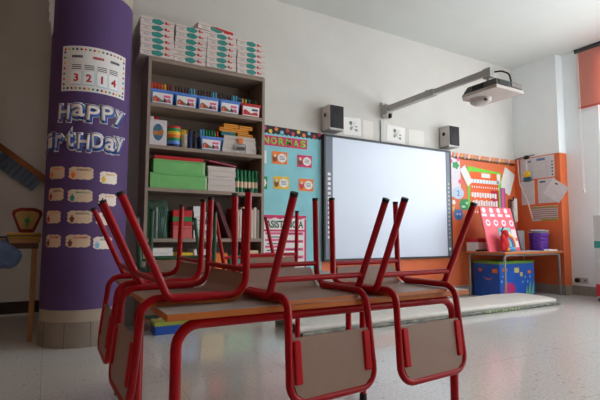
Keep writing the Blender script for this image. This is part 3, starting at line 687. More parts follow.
plates('row_bar', [rect(-.22, -.02, .075 - .066 * k, .098 - .066 * k) for k in range(6)] + [rect(.0, .215, .07 - .08 * k, .10 - .08 * k) for k in range(5)], PINK, t, y=-.003, d=.001)
plates('text_lines', [rect(-.2, -.05, .045 - .066 * k, .055 - .066 * k) for k in range(6)] + [rect(.02, .19, .08 - .08 * k, .088 - .08 * k) for k in range(5)], INK, t, y=-.0042)

# interactive whiteboard
t = wallthing('interactive_whiteboard', 3.50, 1.165, 'large interactive whiteboard with grey side strips on the back wall', 'whiteboard')
ww, wh = .965, .682; SCREEN = mat('whiteboard_enamel', (216, 224, 240), .3, .01, 6, spec=.5)
MB().box(-ww + .03, ww - .03, -.045, 0, -wh + .03, wh - .03).build('body', DARK, t)
MB().box(-ww + .11, ww - .085, -.05, -.045, -wh + .022, wh - .022).build('screen', SCREEN, t)
MB().box(-ww, ww, -.06, -.0, wh - .024, wh).box(-ww, ww, -.06, 0, -wh, -wh + .024).box(-ww, -ww + .018, -.06, 0, -wh + .024, wh - .024).box(ww - .018, ww, -.06, 0, -wh + .024, wh - .024).build('frame', mat('charcoal_frame', (52, 54, 60), .4), t)
STR = mat('grey_blue_strip', (112, 120, 134), .4)
for x0, x1 in ((-ww + .018, -ww + .11), (ww - .085, ww - .018)):
    s_ = MB().box(x0, x1, -.055, -.03, -wh + .024, wh - .024).build('button_strip', STR, t)
    xm = (x0 + x1) / 2
    for k in range(14): plate('icon_button', rect(-.018, .018, -.015, .015) if x0 < 0 else rect(-.010, .010, -.011, .011), WHITE if x0 < 0 else LGREY, s_, y=-.055, x=xm, z=.25 - .052 * k)
plate('corner_badge', disc(0, 0, .02), WHITE, t, y=-.055, x=ww - .05, z=-wh + .11)
# speakers
for x, l in ((2.625, 'light grey wall speaker above the left end of the whiteboard'), (4.415, 'light grey wall speaker above the right end of the whiteboard')):
    t = thing('speaker', (x, YB, 1.885), 0, l, 'speaker', 'speakers above the whiteboard')
    MB().box(-.09, .09, -.165, -.012, 0, .262).build('cabinet', mat('speaker_shell', (206, 200, 194), .5), t, bevel=.006)
    MB().box(-.082, .085, -.172, -.165, .01, .252).build('grille', mat('speaker_grille', (44, 42, 44), .8, .3, 200), t)
    MB().lathe([(.07, 0), (.074, .004), (.03, .006)], 0, 0, 24, Matrix.Translation((0, -.172, .09)) @ Matrix.Rotation(math.pi / 2, 4, 'X')).build('woofer', BLACK, t, smooth=True)
    MB().lathe([(.03, 0), (.032, .004), (.012, .006)], 0, 0, 20, Matrix.Translation((0, -.172, .2)) @ Matrix.Rotation(math.pi / 2, 4, 'X')).build('tweeter', BLACK, t, smooth=True)
    MB().lathe([(.022, 0), (.024, .002), (.01, .003)], 0, 0, 18, Matrix.Translation((-.09, -.08, .16)) @ Matrix.Rotation(-math.pi / 2, 4, 'Y')).build('port', BLACK, t, smooth=True)
    MB().box(-.03, .03, -.012, 0, .08, .2).build('bracket', DARK, t)
    MB().box(-.085, .085, -.16, -.0, -.012, 0).build('ledge', GREY, t)
# projector and arm
ARM = mat('arm_grey', (178, 176, 172), .45, .03)
t = wallthing('projector_boom', 3.42, 2.235, 'grey wall arm holding the projector over the whiteboard', 'arm')
MB().box(-.06, .06, -.03, 0, -.09, .09).build('wall_plate', LGREY, t, bevel=.004)
MB().box(-.05, .05, -.10, -.03, -.055, .055).build('bracket', ARM, t, bevel=.004)
MB().box(-.045, .02, -.10, -.03, -.11, -.06).build('clamp', WHITE, t); 
for z in (-.075, -.1): MB().lathe([(.014, 0), (.016, .01), (.016, .03), (.01, .035)], 0, 0, 14, Matrix.Translation((-.01, -.10, z)) @ Matrix.Rotation(math.pi / 2, 4, 'X')).build('knob', BLACK, t, smooth=True)
MB().box(-.034, .034, -.80, -.08, -.030, .038).build('outer_tube', ARM, t, bevel=.006)
MB().box(-.026, .026, -1.45, -.80, -.022, .030).build('inner_tube', ARM, t, bevel=.005)
MB().box(-.032, .032, -1.48, -1.40, -.055, .035).build('end_bracket', ARM, t, bevel=.004)
MB().lathe([(.012, 0), (.014, .012), (.009, .016)], 0, 0, 12, Matrix.Translation((0, -.68, .038))).build('screw_knob', BLACK, t, smooth=True)
MB().lathe([(.02, -.11), (.02, -.05)], 0, 0, 16, Matrix.Translation((0, -1.44, 0))).build('ball_joint', LGREY, t, smooth=True)
t = thing('projector', (3.47, 2.575, 2.025), 0, 'grey short-throw projector hanging from the wall arm', 'projector'); t.scale = (1, 1.12, 1.05)
PJ = mat('projector_dark', (84, 78, 76), .5); PJL = mat('projector_light', (192, 180, 174), .45)
hgt = .085
b = MB(); low = [(-.19, -.165), (.19, -.165), (.19, .16), (.10, .20), (-.10, .22), (-.19, .16)]
A = [b.bm.verts.new((x, y, .0)) for x, y in low]; B = [b.bm.verts.new((x, y, .03)) for x, y in low]
b.bm.faces.new(A[::-1]); b.bm.faces.new(B)
for i in range(6): b.bm.faces.new((A[i], A[(i + 1) % 6], B[(i + 1) % 6], B[i]))
b.build('base_shell', PJL, t, bevel=.008)
b = MB(); A = [b.bm.verts.new((x * .97, y * .97, .03)) for x, y in low]; B = [b.bm.verts.new((x * .94, y * (.94 if y < 0 else .7), hgt)) for x, y in low]
b.bm.faces.new(A[::-1]); b.bm.faces.new(B)
for i in range(6): b.bm.faces.new((A[i], A[(i + 1) % 6], B[(i + 1) % 6], B[i]))
b.build('top_shell', PJ, t, bevel=.008)
MB().box(-.188, -.184, -.05, .06, .035, .075).build('vent', BLACK, t); MB().box(.02, .17, -.166, -.16, .036, .072).build('port_panel', mat('port_panel', (120, 108, 102), .5), t)
MB().box(-.15, -.02, -.166, -.16, .036, .072).build('connector_panel', BLACK, t)
MB().lathe([(.09, 0), (.085, -.03), (.06, -.05), (.01, -.056)], 0, 0, 24, Matrix.Translation((-.02, .10, .0))).build('lens_hood', PJL, t, smooth=True)
plate('lens', disc(0, 0, .025, .012), BLACK, t, y=.03, d=.012, x=-.05, z=-.028)
MB().lathe([(.05, hgt), (.05, .10), (.03, .11)], 0, 0, 18, Matrix.Translation((-.02, -.09, 0))).build('ceiling_mount', LGREY, t, smooth=True)
MB().tube(fillet([(-.03, -.02, .20), (.02, -.08, .20), (.06, -.12, .17), (.07, -.13, .10), (.065, -.12, .075)], .05), .007, 10).build('cable', BLACK, t, smooth=True)
tr = MB().box(-.022, .022, -.02, 0, 0, .255).build('cable_duct', LGREY); tr.location = (3.375, YB, 1.855); tag(tr, 'vertical white cable duct from the projector arm down to the whiteboard', 'duct')
def paper(x, z, w_, h_, l, art=None, rot=0, grp='papers above the whiteboard', m=WHITE):
    t = wallthing('paper_sheet', x, z, l, 'paper', grp)
    plate('sheet', rect(-w_ / 2, w_ / 2, -h_ / 2, h_ / 2), m, t, d=.002, rot=rot)
    if art: plates('plant_sketch', [disc(w_ * (.02 + .2 * math.cos(k * 2.1)), h_ * (.25 * math.sin(k * 1.7)), .022, .009, 8) for k in range(9)] + [[(-.03, -.05), (-.024, -.052), (.045, .05), (.04, .052)], [(.03, -.04), (.036, -.04), (-.04, .04), (-.045, .038)]], mat('green_sketch', (140, 152, 140), .6, .3, 40), t, y=-.002, rot=rot)
    return t
WALLP = mat('plain_paper', (224, 219, 212), .6, .01)
paper(2.95, 1.99, .24, .2, 'white sheet with a green plant sketch next to the left speaker', True, -.05)
paper(3.175, 1.975, .15, .22, 'plain white sheet between the plant sketch and the cable duct', m=WALLP)
paper(3.60, 1.975, .28, .2, 'white sheet with a green sketch right of the cable duct', True, .06)
paper(3.93, 1.955, .26, .22, 'plain white sheet left of the right speaker', m=WALLP)

# display on the orange back wall, right of the whiteboard
oy = YB - .006
t = wallthing('border_strip', 5.2, 1.82, 'striped scalloped paper border along the top of the orange display', 'border', y=oy)
pts = [(-.64, .03), (-.64, -.04)]
for k in range(17): pts += [(-.64 + 1.27 * (k + .5) / 17, -.058), (-.64 + 1.27 * (k + 1) / 17, -.04)]
pts += [(.63, .03)]
t_b = plate('strip', pts, mat('salmon_border', (226, 130, 96), .5), t, y=.006, d=.006)
for ci, m in enumerate((GREY, CREAM, mat('mustard_stripe', (200, 160, 90), .5))):
    plates('stripe', [[(-.63 + .07 * k, -.04), (-.60 + .07 * k, -.04), (-.575 + .07 * k, .028), (-.605 + .07 * k, .028)] for k in range(ci, 17, 3)], m, t, y=0, d=.001)
t = wallthing('display_poster', 5.185, 1.36, 'orange poster in a lime green frame with rows of white lettering', 'poster', y=oy)
plate('lime_frame', [(-.36, -.32), (.34, -.32), (.33, .28), (-.35, .33)], LIME, t, d=.004)
plate('orange_sheet', rect(-.315, .27, -.32, .26), mat('poster_orange', (236, 96, 30), .5), t, y=-.004, d=.001)
plates('red_panel', [rect(.10, .27, -.32, .02)], mat('crimson', (190, 20, 60), .5), t, y=-.005, d=.001)
plates('white_band', [rect(-.28, .28, .11, .16), rect(-.08, .1, .19, .25), rect(.24, .31, .12, .26)], WHITE, t, y=-.005)
plates('letter_row', [rect(-.29 + .052 * k, -.25 + .052 * k, -.08 - .01 * (k % 2), -.02) for k in range(10)] + [rect(-.27 + .052 * k, -.23 + .052 * k, -.2, -.13 + .01 * (k % 2)) for k in range(10)], WHITE, t, y=-.006)
plates('dot_row', [disc(-.27 + .045 * k, .055, .012, n=8) for k in range(13)] + [disc(-.27 + .045 * k, -.28, .012, n=8) for k in range(12)], WHITE, t, y=-.006)
plates('blue_ticks', [rect(-.25 + .06 * k, -.24 + .06 * k, .105, .165) for k in range(8)], SKY, t, y=-.0063)
t = wallthing('tilted_sheet', 4.80, 1.555, 'white sheet tilted right at the upper left of the lime framed poster', 'paper', y=oy - .006); plate('sheet', rect(-.06, .06, -.13, .13), WHITE, t, d=.002, rot=-.6)
t = wallthing('tilted_sheet', 5.66, 1.53, 'large white sheet tilted at the upper right of the lime framed poster', 'paper', y=oy); plate('sheet', rect(-.12, .12, -.17, .17), WHITE, t, d=.002, rot=.42)
t = wallthing('purple_strip', 5.535, 1.26, 'purple and pink paper strip at the right of the lime framed poster', 'decoration', y=oy - .0045)
plate('strip', rect(-.045, .06, -.25, .17), mat('violet_paper', (150, 90, 170), .5), t, d=.002); plate('pink_inlay', rect(-.015, .035, -.25, .16), PINK, t, y=-.002, d=.001)
t = wallthing('white_chart', 4.60, 1.49, 'pale collage sheet right beside the whiteboard edge', 'poster', y=oy); plate('sheet', [(-.12, -.22), (.1, -.24), (.09, .26), (-.12, .3)], mat('pale_lilac', (224, 214, 222), .5), t, d=.002)
plates('green_leaf', [disc(.01, .19, .06, .045, 18, .2, 5)], GRN, t, y=-.002); plates('pink_spot', [disc(-.08, .24, .03), disc(.06, .27, .025), disc(.08, -.02, .03)], PINK, t, y=-.002)
t = wallthing('balloon_print', 4.64, 1.315, 'pale blue round cut-out with figure 2 below the collage sheet', 'decoration', y=oy - .0025); plate('card', disc(0, 0, .11, .08, 24), mat('pale_blue_card', (186, 204, 226), .5), t, d=.002); letters('digit', '2', NAVY, t, 0, 0, h=.07, y=-.002)
t = wallthing('frog_cutout', 4.765, 1.17, 'green frog-like paper cut-out beside the whiteboard', 'decoration', y=oy); plate('card', disc(0, 0, .10, .075, 24, .06, 6), GRN, t, d=.003); plates('white_patch', [disc(.04, .02, .03, .018), disc(-.03, -.03, .04, .015)], mat('mint', (170, 220, 190), .5), t, y=-.003)
t = wallthing('monster_cutout', 4.64, 1.03, 'small blue monster paper cut-out low beside the whiteboard', 'decoration', y=oy); plate('body', disc(0, 0, .085, .07, 20) , mat('monster_blue', (70, 120, 190), .5), t, d=.004)
plates('ear', [[(-.07, .04), (-.03, .055), (-.07, .10)], [(.07, .04), (.03, .055), (.07, .10)]], mat('monster_blue', (70, 120, 190), .5), t, d=.004); plates('eye', [disc(-.025, .01, .012), disc(.025, .01, .012)], WHITE, t, y=-.004); plates('mouth', [rect(-.03, .03, -.035, -.025)], INK, t, y=-.004)
t = wallthing('flower_stickers', 4.56, 1.16, 'small white and yellow flower cut-outs at the whiteboard corner', 'decoration', y=oy); plates('petal', [disc(-.0, .03, .03, n=18, wob=.2, k=5)], WHITE, t, d=.002); plates('yellow_petal', [disc(.0, -.05, .03, n=18, wob=.2, k=5)], YEL, t, d=.002)
t = wallthing('white_dispenser', 5.735, .955, 'white cylindrical tube holder on the wall in the corner', 'holder', y=oy); MB().lathe([(.035, 0), (.038, .01), (.038, .32), (.034, .33)], 0, -.045, 20).build('tube', WHITE, t, smooth=True); MB().box(-.02, .02, -.01, 0, .1, .2).build('bracket', DARK, t)
t = wallthing('wall_hook', 5.69, 1.28, 'dark hook cluster left of the white tube holder', 'hook', y=oy); MB().box(-.03, .03, -.012, 0, -.2, .0).build('plate', BROWN, t); MB().tube(fillet([(0, -.012, -.02), (0, -.06, -.02), (0, -.07, .03)], .01), .008, 8).build('hook', DARK, t, smooth=True)

# right wall display
def rthing(name, y, z, label, cat, group=None, off=.006): return thing(name, (XR - off, y, z), -math.pi / 2, label, cat, group)
t = rthing('wall_calendar', 3.672, 1.70, 'white monthly calendar with black marks on the orange right wall', 'calendar')
plate('sheet', rect(-.245, .245, -.15, .148), mat('calendar_paper', (206, 204, 208), .5), t, d=.003)
plates('heading', [rect(-.13, -.08, .085, .11), rect(.0, .12, .09, .125)], mat('blue_grey_ink', (110, 120, 170), .5), t, y=-.003); 
plates('grid_line', [rect(-.22, .20, .06 - .035 * k, .062 - .035 * k) for k in range(6)] + [rect(-.22 + .07 * k, -.2185 + .07 * k, -.115, .06) for k in range(7)], mat('grid_grey', (176, 172, 180), .6), t, y=-.003)
plates('black_mark', [disc(.215, .06 - .045 * k, .011, n=8) for k in range(5)], INK, t, y=-.003)
t = rthing('wall_sheet', 3.815, 1.365, 'white list sheet under the left of the calendar', 'paper'); plate('sheet', rect(-.10, .095, -.17, .165), mat('calendar_paper', (206, 204, 208), .5), t, d=.003); plates('text_lines', [rect(-.07, .06, .11 - .03 * k, .114 - .03 * k) for k in range(8)], mat('grid_grey', (176, 172, 180), .6), t, y=-.003)
t = rthing('wall_sheet', 3.56, 1.375, 'white printed sheet under the right of the calendar', 'paper'); plate('sheet', rect(-.11, .13, -.17, .16), mat('calendar_paper', (206, 204, 208), .5), t, d=.003); plates('text_mark', [rect(-.08, .0, .11, .13)], INK, t, y=-.003)
t = rthing('hanging_sheet', 3.42, 1.36, 'white sheet hanging crooked over the edge of the orange corner', 'paper', off=.012); plate('sheet', rect(-.125, .125, -.12, .12), mat('crooked_paper', (224, 222, 228), .5), t, d=.003, rot=.62); plates('print', [rect(-.08, -.0, .02, .026), rect(-.06, .04, -.02, -.014), rect(-.05, .05, -.05, -.044)], CREAM, t, y=-.003, rot=.62); plates('mark', [rect(-.06, -.02, .07, .09)], BROWN, t, y=-.003, rot=.62)
t = rthing('striped_timetable', 3.595, 1.065, 'striped timetable sheet low on the orange right wall', 'poster'); plate('sheet', rect(-.18, .185, -.105, .10), mat('pale_lilac_grey', (196, 180, 180), .5), t, d=.003)
plates('olive_bar', [rect(-.18, .185, .068, .09), rect(-.05, .185, -.105, -.075)], mat('olive', (160, 140, 50), .5), t, y=-.003); plates('row_line', [rect(-.17, .18, .045 - .028 * k, .053 - .028 * k) for k in range(5)], mat('row_grey', (120, 90, 90), .5), t, y=-.003)
t = rthing('hanging_mobile', 3.80, 1.86, 'black hanger with a yellow and blue toy figure dangling before the calendar', 'decoration', off=.04)
MB().ball((0, 0, .0), .045, .02, .03).build('black_hub', BLACK, t, smooth=True); MB().tube([(-.16, 0, -.005), (0, 0, .015), (.12, 0, .02)], .007, 8).build('arm', DARK, t, smooth=True)
MB().tube([(0, 0, -.01), (0, 0, -.2)], .003, 6).build('string', WHITE, t); MB().ball((0, 0, -.24), .055, .02, .05).build('yellow_body', YEL, t, smooth=True); MB().box(-.055, .055, -.015, .02, -.34, -.28).build('blue_base', mat('petrol_blue', (40, 90, 110), .5), t, bevel=.01)
MB().box(-.01, .01, .0, .034, -.01, .01).build('nail', GREY, t)
cb = MB().tube(fillet([(XR - .02, 3.95, 1.86), (XR - .02, 3.93, 1.5), (XR - .03, 3.80, 1.2), (XR - .02, 3.76, 1.0)], .15), .009, 8).build('white_cable', mat('cable_pinkish', (226, 196, 184), .5), smooth=True); tag(cb, 'pale cable hanging down the corner left of the calendar', 'cable')
# roller blind
t = rthing('roller_blind', 2.50, 2.42, 'coral red roller blind half lowered on the right wall', 'blind', off=-.15)
BL = blind_mat()
MB().box(-.65, .65, -.032, -.029, 0, .76).build('fabric', BL, t); MB().lathe([(.028, -.66), (.028, .66)], 0, 0, 20, Matrix.Translation((0, -.032, .765)) @ Matrix.Rotation(math.pi / 2, 4, 'Y')).build('roller', DARK, t, smooth=True)
MB().box(-.65, .65, -.036, -.026, -.012, .014).build('bottom_bar', mat('coral_bar', (196, 92, 80), .5), t)
for s_ in (-.655, .655): MB().box(s_ - .006, s_ + .006, -.06, 0, .74, .795).build('bracket', DARK, t)
MB().tube([(-.642, -.034, .76), (-.638, -.036, -1.06)], .004, 6).tube([(-.628, -.034, .76), (-.623, -.036, -1.06)], .004, 6).build('chain', WHITE, t); MB().lathe([(.006, 0), (.014, .015), (.014, .05), (.006, .06)], 0, 0, 12, Matrix.Translation((-.63, -.036, -1.11))).build('chain_weight', WHITE, t, smooth=True)
t = rthing('power_socket', 3.22, .19, 'white wall socket with a black plug near the floor on the right wall', 'socket', off=-.15); MB().box(-.09, .07, -.012, 0, -.035, .035).build('plate', mat('socket_plate', (190, 178, 170), .4), t, bevel=.003); MB().lathe([(.026, 0), (.026, .04), (.015, .05)], 0, 0, 16, Matrix.Translation((-.05, -.012, 0)) @ Matrix.Rotation(math.pi / 2, 4, 'X')).build('plug', BLACK, t, smooth=True); MB().lathe([(.012, 0), (.01, .004)], 0, 0, 12, Matrix.Translation((.035, -.012, 0)) @ Matrix.Rotation(math.pi / 2, 4, 'X')).build('switch', DARK, t, smooth=True)
t = thing('toy_cabinet', (5.70, 2.60, 0), 0, 'white cabinet edge with teal and red bands at the right border', 'cabinet')
MB().box(-.11, .12, -.25, .25, .04, 1.0).build('body', mat('cabinet_white', (196, 192, 190), .5), t, bevel=.004); MB().box(-.112, .122, -.252, .252, .62, .70).build('teal_band', TEALB, t); MB().box(-.113, .123, -.253, .253, .06, .2).build('red_band', LOGO, t); MB().box(-.1, .11, -.24, .24, 0, .04).build('plinth', DARK, t)

# desk in the corner
t = thing('side_desk', (5.24, 3.36, 0), 0, 'low desk with grey tube legs in the orange corner', 'desk')
MB().box(-.58, .595, 0, .58, .542, .552).box(-.58, .595, 0, .58, .552, .565).build('desk_top', PLY, t); MB().box(-.578, .593, .002, .578, .565, .567).build('laminate', TOPL, t)
for y in (.03, .53): MB().tube(fillet([(-.55, y, 0), (-.55, y, .528), (.55, y, .528), (.55, y, 0)], .05), .013).build('leg_frame', GREY, t, smooth=True)
for x in (-.45, .43): MB().tube([(x, .03, .528), (x, .53, .528)], .009).build('cross_tube', GREY, t, smooth=True)
DZ = .5675
t = thing('dotted_board', (4.91, 3.53, DZ), 0, 'pink dotted display board leaning back on the side desk', 'board')
ML = Matrix.Rotation(-.22, 4, 'X')
MB().box(-.30, .30, 0, .02, 0, .56, ML).build('panel', mat('pink_red_card', (232, 92, 106), .5), t); MB().box(.30, .325, -.003, .023, 0, .56, ML).build('black_edge', BLACK, t)
MB().box(-.30, .30, .19, .2, 0, .02).tube([(0, .02, .3), (0, .19, .01)], .008).build('easel_stay', DARK, t)
def onb(name, polys, m, d=.0015, y=0):
    b = MB(); M = ML @ Matrix.Translation((0, y - d, 0))
    for p in polys: b.prism(p, M, d)
    return b.build(name, m, t)
onb('dot_pattern', [disc(-.24 + .14 * k, .52, .035, n=14) for k in range(4)] + [disc(-.21 + .15 * k, .36, .042, n=16) for k in range(4)] + [rect(-.29 + .15 * k, -.2 + .15 * k, .44, .475) for k in range(4)] , mat('pale_pink', (238, 214, 220), .5))
onb('dot_centre', [disc(-.21 + .15 * k, .36, .02, n=12) for k in range(4)], PINK, y=-.0015)
onb('mint_patch', [rect(-.05, .19, .05, .30)], mat('mint_blue', (130, 190, 190), .5)); onb('white_note', [rect(.2, .285, .17, .28), rect(.21, .285, .05, .13)], mat('pale_pink', (238, 214, 220), .5))
t = thing('rainbow_toy', (4.90, 3.49, DZ), 0, 'red parrot-like plush with a white and yellow rainbow arc on the desk', 'toy')
PRED = mat('plush_red', (200, 24, 30), .7, .1)
MB().ball((-.10, -.02, .11), .075, .055, .11).ball((-.085, -.025, .25), .06, .05, .06).build('body', PRED, t, smooth=True)
MB().ball((-.15, -.03, .20), .035, .03, .05).ball((-.14, -.03, .08), .05, .03, .07).build('wing', PRED, t, smooth=True)
MB().ball((-.06, -.065, .26), .018, .012, .022).build('eye_patch', WHITE, t, smooth=True); MB().ball((-.03, -.05, .24), .022, .02, .018).build('beak', YEL, t, smooth=True)
for rr, m in ((.155, WHITE), (.135, YEL), (.115, LOGO), (.095, BLUE)):
    MB().tube([(.0 + rr * math.cos(a), -.02, .06 + rr * 1.25 * math.sin(a)) for a in [math.pi * .62 * k / 14 for k in range(15)]], .012, 8).build('arc', m, t, smooth=True)
t.scale = (.86, .86, .86)
MB().ball((.03, -.02, .035), .12, .05, .035).build('blue_base', mat('toy_blue', (70, 150, 190), .5), t, smooth=True); MB().ball((-.07, -.045, .03), .04, .03, .03).build('orange_foot', ORG, t, smooth=True)
t = thing('supply_box', (4.78, 3.82, DZ), 0, 'white box with a red lid on the left rear of the desk', 'box'); MB().box(-.12, .10, -.09, .09, 0, .11).build('body', WHITE, t, bevel=.005); MB().box(-.125, .105, -.095, .095, .11, .16).build('lid', LOGO, t, bevel=.01)
t = thing('purple_basket', (5.655, 3.57, DZ), 0, 'purple slatted plastic basket on the right of the desk', 'basket'); VIO = mat('violet_plastic', (96, 50, 160), .35, .1)
for k in range(5): MB().lathe([(.103 + .003 * k, .048 * k), (.106 + .003 * k, .048 * k + .036), (.099 + .003 * k, .048 * k + .036), (.096 + .003 * k, .048 * k)], 0, 0, 28).build('ring', VIO, t, smooth=True)
for k in range(14):
    a = 2 * math.pi * k / 14; MB().box(-.008, .008, -.002, .004, 0, .228, Matrix.Translation((.105 * math.cos(a), .105 * math.sin(a), 0)) @ Matrix.Rotation(a - math.pi / 2, 4, 'Z')).build('rib', VIO, t)
MB().lathe([(.095, 0), (.095, .008)], 0, 0, 28).build('bottom', VIO, t)
t = thing('paper_bundle', (5.66, 3.57, DZ + .229), 0, 'crumpled white papers lying on top of the purple basket', 'paper')
b = MB()
for k in range(4): b.box(-.12, .10, -.09, .09, .004 + .011 * k, .008 + .011 * k, Matrix.Rotation(.3 * k, 4, 'Z') @ Matrix.Rotation(.06 * (-1) ** k, 4, 'Y'))
b.build('sheets', mat('bundle_white', (214, 212, 222), .5), t)
t = thing('file_holder', (5.34, 3.62, DZ), 0, 'grey file holder between the dotted board and the purple basket', 'holder'); MB().box(-.11, .09, 0, .01, 0, .26).box(-.11, .09, .13, .14, 0, .26).box(-.11, -.1, .01, .13, 0, .26).box(.08, .09, .01, .13, 0, .26).box(-.1, .08, .01, .13, 0, .01).build('case', mat('file_grey', (120, 112, 112), .5), t)
b = MB()
for k in range(5): b.box(-.09, .07, .02 + .022 * k, .032 + .022 * k, .012, .24)
b.build('file_papers', PAP, t)
t = thing('potted_plant', (5.42, 3.862, DZ), 0, 'black pot with green leaves behind the grey file holder', 'plant'); MB().lathe([(.045, 0), (.06, .24), (.052, .24), (.04, .02)], 0, 0, 18).build('pot', BLACK, t, smooth=True)
for k in range(9):
    a = k * 2.4; MB().ball((.05 * math.cos(a), .05 * math.sin(a), .27 + .02 * (k % 3)), .05, .018, .012).build('leaf', mat('leaf_green', (70, 120, 50), .5, .15), t, smooth=True)
t = thing('desk_mat', (5.30, 3.47, DZ), 0, 'grey-white paper sheets lying at the front of the desk', 'paper'); MB().box(-.22, .13, -.09, .08, 0, .006).build('sheets', mat('mat_grey', (170, 168, 172), .5), t)
t = thing('white_tray', (5.66, 3.42, DZ), 0, 'small white tray at the front right of the desk', 'tray'); MB().box(-.09, .09, -.03, .03, 0, .006).box(-.09, .09, -.035, -.03, 0, .02).box(-.09, .09, .03, .035, 0, .02).build('tray', WHITE, t)

# blue toy chest under the desk
t = thing('toy_chest', (5.155, 3.55, 0), 0, 'blue underwater patterned toy chest with green rim under the desk', 'chest')
CB = mat('sea_blue', (34, 92, 190), .45, .12, 7)
MB().box(-.345, .345, 0, .39, 0, .41).build('body', CB, t, bevel=.004); MB().box(-.35, .35, -.005, .395, .41, .445).build('rim', mat('sea_green', (110, 160, 60), .5), t, bevel=.004)
plates('orange_fish', [disc(-.26, .34, .035, .025, 16), [(-.225, .34), (-.20, .36), (-.20, .32)], disc(.24, .30, .035, .022, 16)], ORG, t, d=.002)
plates('yellow_patch', [rect(-.06, .03, .30, .36), rect(.05, .10, .25, .30)], mat('sand', (214, 190, 110), .5), t, d=.002)
plates('coral_print', [disc(-.17, .10, .12, .08, 24, .1, 7)], mat('coral_magenta', (190, 40, 110), .5), t, d=.002)
plates('seaweed', [[(.2, .0), (.24, .0), (.27, .2), (.23, .12)], [(.26, .0), (.30, .0), (.33, .18), (.29, .1)], [(.15, 0), (.2, 0), (.18, .14)]], GREENP, t, d=.002)
plates('bubble', [disc(.1 + .05 * k, .18 + .06 * (k % 2), .014) for k in range(4)] + [disc(-.31, .2, .015), disc(-.29, .26, .01)], SKY, t, d=.002)
b = MB(); MS = Matrix.Translation((-.347, .0, 0)) @ Matrix.Rotation(-math.pi / 2, 4, 'Z')
b.prism(disc(-.28, .33, .03, .022, 14), MS, .002).prism(rect(-.1, -.03, .30, .35), MS, .002).prism([(-.24, .25), (-.19, .225), (-.14, .225), (-.1, .25), (-.14, .212), (-.19, .212)], MS, .002)
b.build('side_fish', ORG, t)

# rolled play rug on the floor
t = thing('rolled_rug', (1.66, 2.93, 0), 0, 'long flattened roll of white-backed rug lying on the floor behind the tables', 'rug')
RUGB = mat('rug_backing', (206, 200, 192), .45, .04, 12); RUGP = mat('rug_pattern', (120, 120, 112), .7, .5, 16)
outer = []
for k in range(33):
    a = -math.pi / 2 - 2 * math.pi * k / 32
    # flattened loop: steep at the front (y=0), long gentle fall to the back
    ca, sa = math.cos(a), math.sin(a)
    sg = lambda v, e: math.copysign(abs(v) ** e, v)
    y = .21 - .21 * sg(ca, .55 if ca < 0 else .75)
    z = .048 + (.036 + .032 * min(1, y / .4)) * sg(sa, .6) * (1 if sa > 0 else 1.2)
    outer.append((y, z))
def loft(name, o, ry, m, x0, x1):
    b = MB(); N = 14; R = []
    for i in range(N + 1):
        x = x0 + (x1 - x0) * i / N; wob = 1 + .04 * math.sin(i * 1.7)
        R.append([b.bm.verts.new((x, y * ry + .01 * math.sin(i * .9), max(.001, z * wob))) for y, z in o])
    for A, B in zip(R, R[1:]):
        for k in range(len(o)): b.bm.faces.new((A[k], A[(k + 1) % len(o)], B[(k + 1) % len(o)], B[k]))
    return b.build(name, m, t, smooth=True)
inner = [(.21 + (y - .21) * .95, .052 + (z - .052) * .80) for y, z in outer]
b = MB(); N = 14; R = []; q = len(outer) - 1
for i in range(N + 1):
    x = 3.26 * i / N; wob = 1 + .05 * math.sin(i * 1.7)
    sl_ = .5 * (i / N) ** 3
    R.append([b.bm.verts.new((x - sl_ * y, y + .008 * math.sin(i * .9), max(.001, z * wob))) for y, z in outer[:-1]] + [b.bm.verts.new((x - sl_ * y, y + .008 * math.sin(i * .9), max(.006, z * wob))) for y, z in inner[:-1]])
for A, B in zip(R, R[1:]):
    for k in range(q):
        b.bm.faces.new((A[k], A[(k + 1) % q], B[(k + 1) % q], B[k])); b.bm.faces.new((A[q + k], B[q + k], B[q + (k + 1) % q], A[q + (k + 1) % q]))
for A in (R[0], R[-1]):
    for k in range(q): b.bm.faces.new((A[k], A[(k + 1) % q], A[q + (k + 1) % q], A[q + k]))
b.build('backing', RUGB, t, smooth=True)
b = MB()
b.tube([(.02, -.005, .017), (1.2, -.008, .016), (2.3, -.004, .018), (3.30, -.012, .016)], .016, 10); b.build('patterned_edge', RUGP, t, smooth=True)
pp = MB()
for k in range(12): pp.box(2.05 + .05 * k, 2.08 + .05 * k, -.025, -.018, .008, .026)
pp.build('pattern_print', mat('rug_print', (150, 170, 120), .6, .6, 30), t)
MB().tube([(.03, .14, .05), (.25, .14, .05)], .034, 14).build('shaded_hollow', DARK, t, smooth=True)  # dark plug painting the shade inside the open end of the roll

# ------------------------------------------------------------------ tables in the foreground
TZ = .56
def school_table(y0, y1, label, x0=.258, x1=1.33, lx=.50):
    t = thing('school_table', ((x0 + x1) / 2, (y0 + y1) / 2, 0), 0, label, 'table', 'red framed school tables')
    w_, d_ = (x1 - x0) / 2, (y1 - y0) / 2
    top = MB().box(-w_, w_, -d_, d_, TZ - .019, TZ - .0015).build('table_top', PLY, t, bevel=.003)
    MB().box(-w_ + .001, w_ - .001, -d_ + .001, d_ - .001, TZ - .0015, TZ).build('laminate', TOPL, top)
    for y in (-d_ + .045, d_ - .045):
        MB().tube(fillet([(-lx, y, 0), (-lx, y, TZ - .036), (lx, y, TZ - .036), (lx, y, 0)], .06, 8), .0145, 14).build('leg_frame', RED, t, smooth=True)
    for x in (-.36, .36): MB().tube([(x, -d_ + .045, TZ - .036), (x, d_ - .045, TZ - .036)], .0125).build('cross_tube', RED, t, smooth=True)
    for x in (-lx, lx):
        for y in (-d_ + .045, d_ - .045): MB().lathe([(.017, 0), (.017, .025), (.0155, .03)], x, y, 14).build('foot_cap', BLACK, t, smooth=True)
    return t
school_table(1.110, 1.735, 'near school table with orange edge and red tube legs under the front chairs')
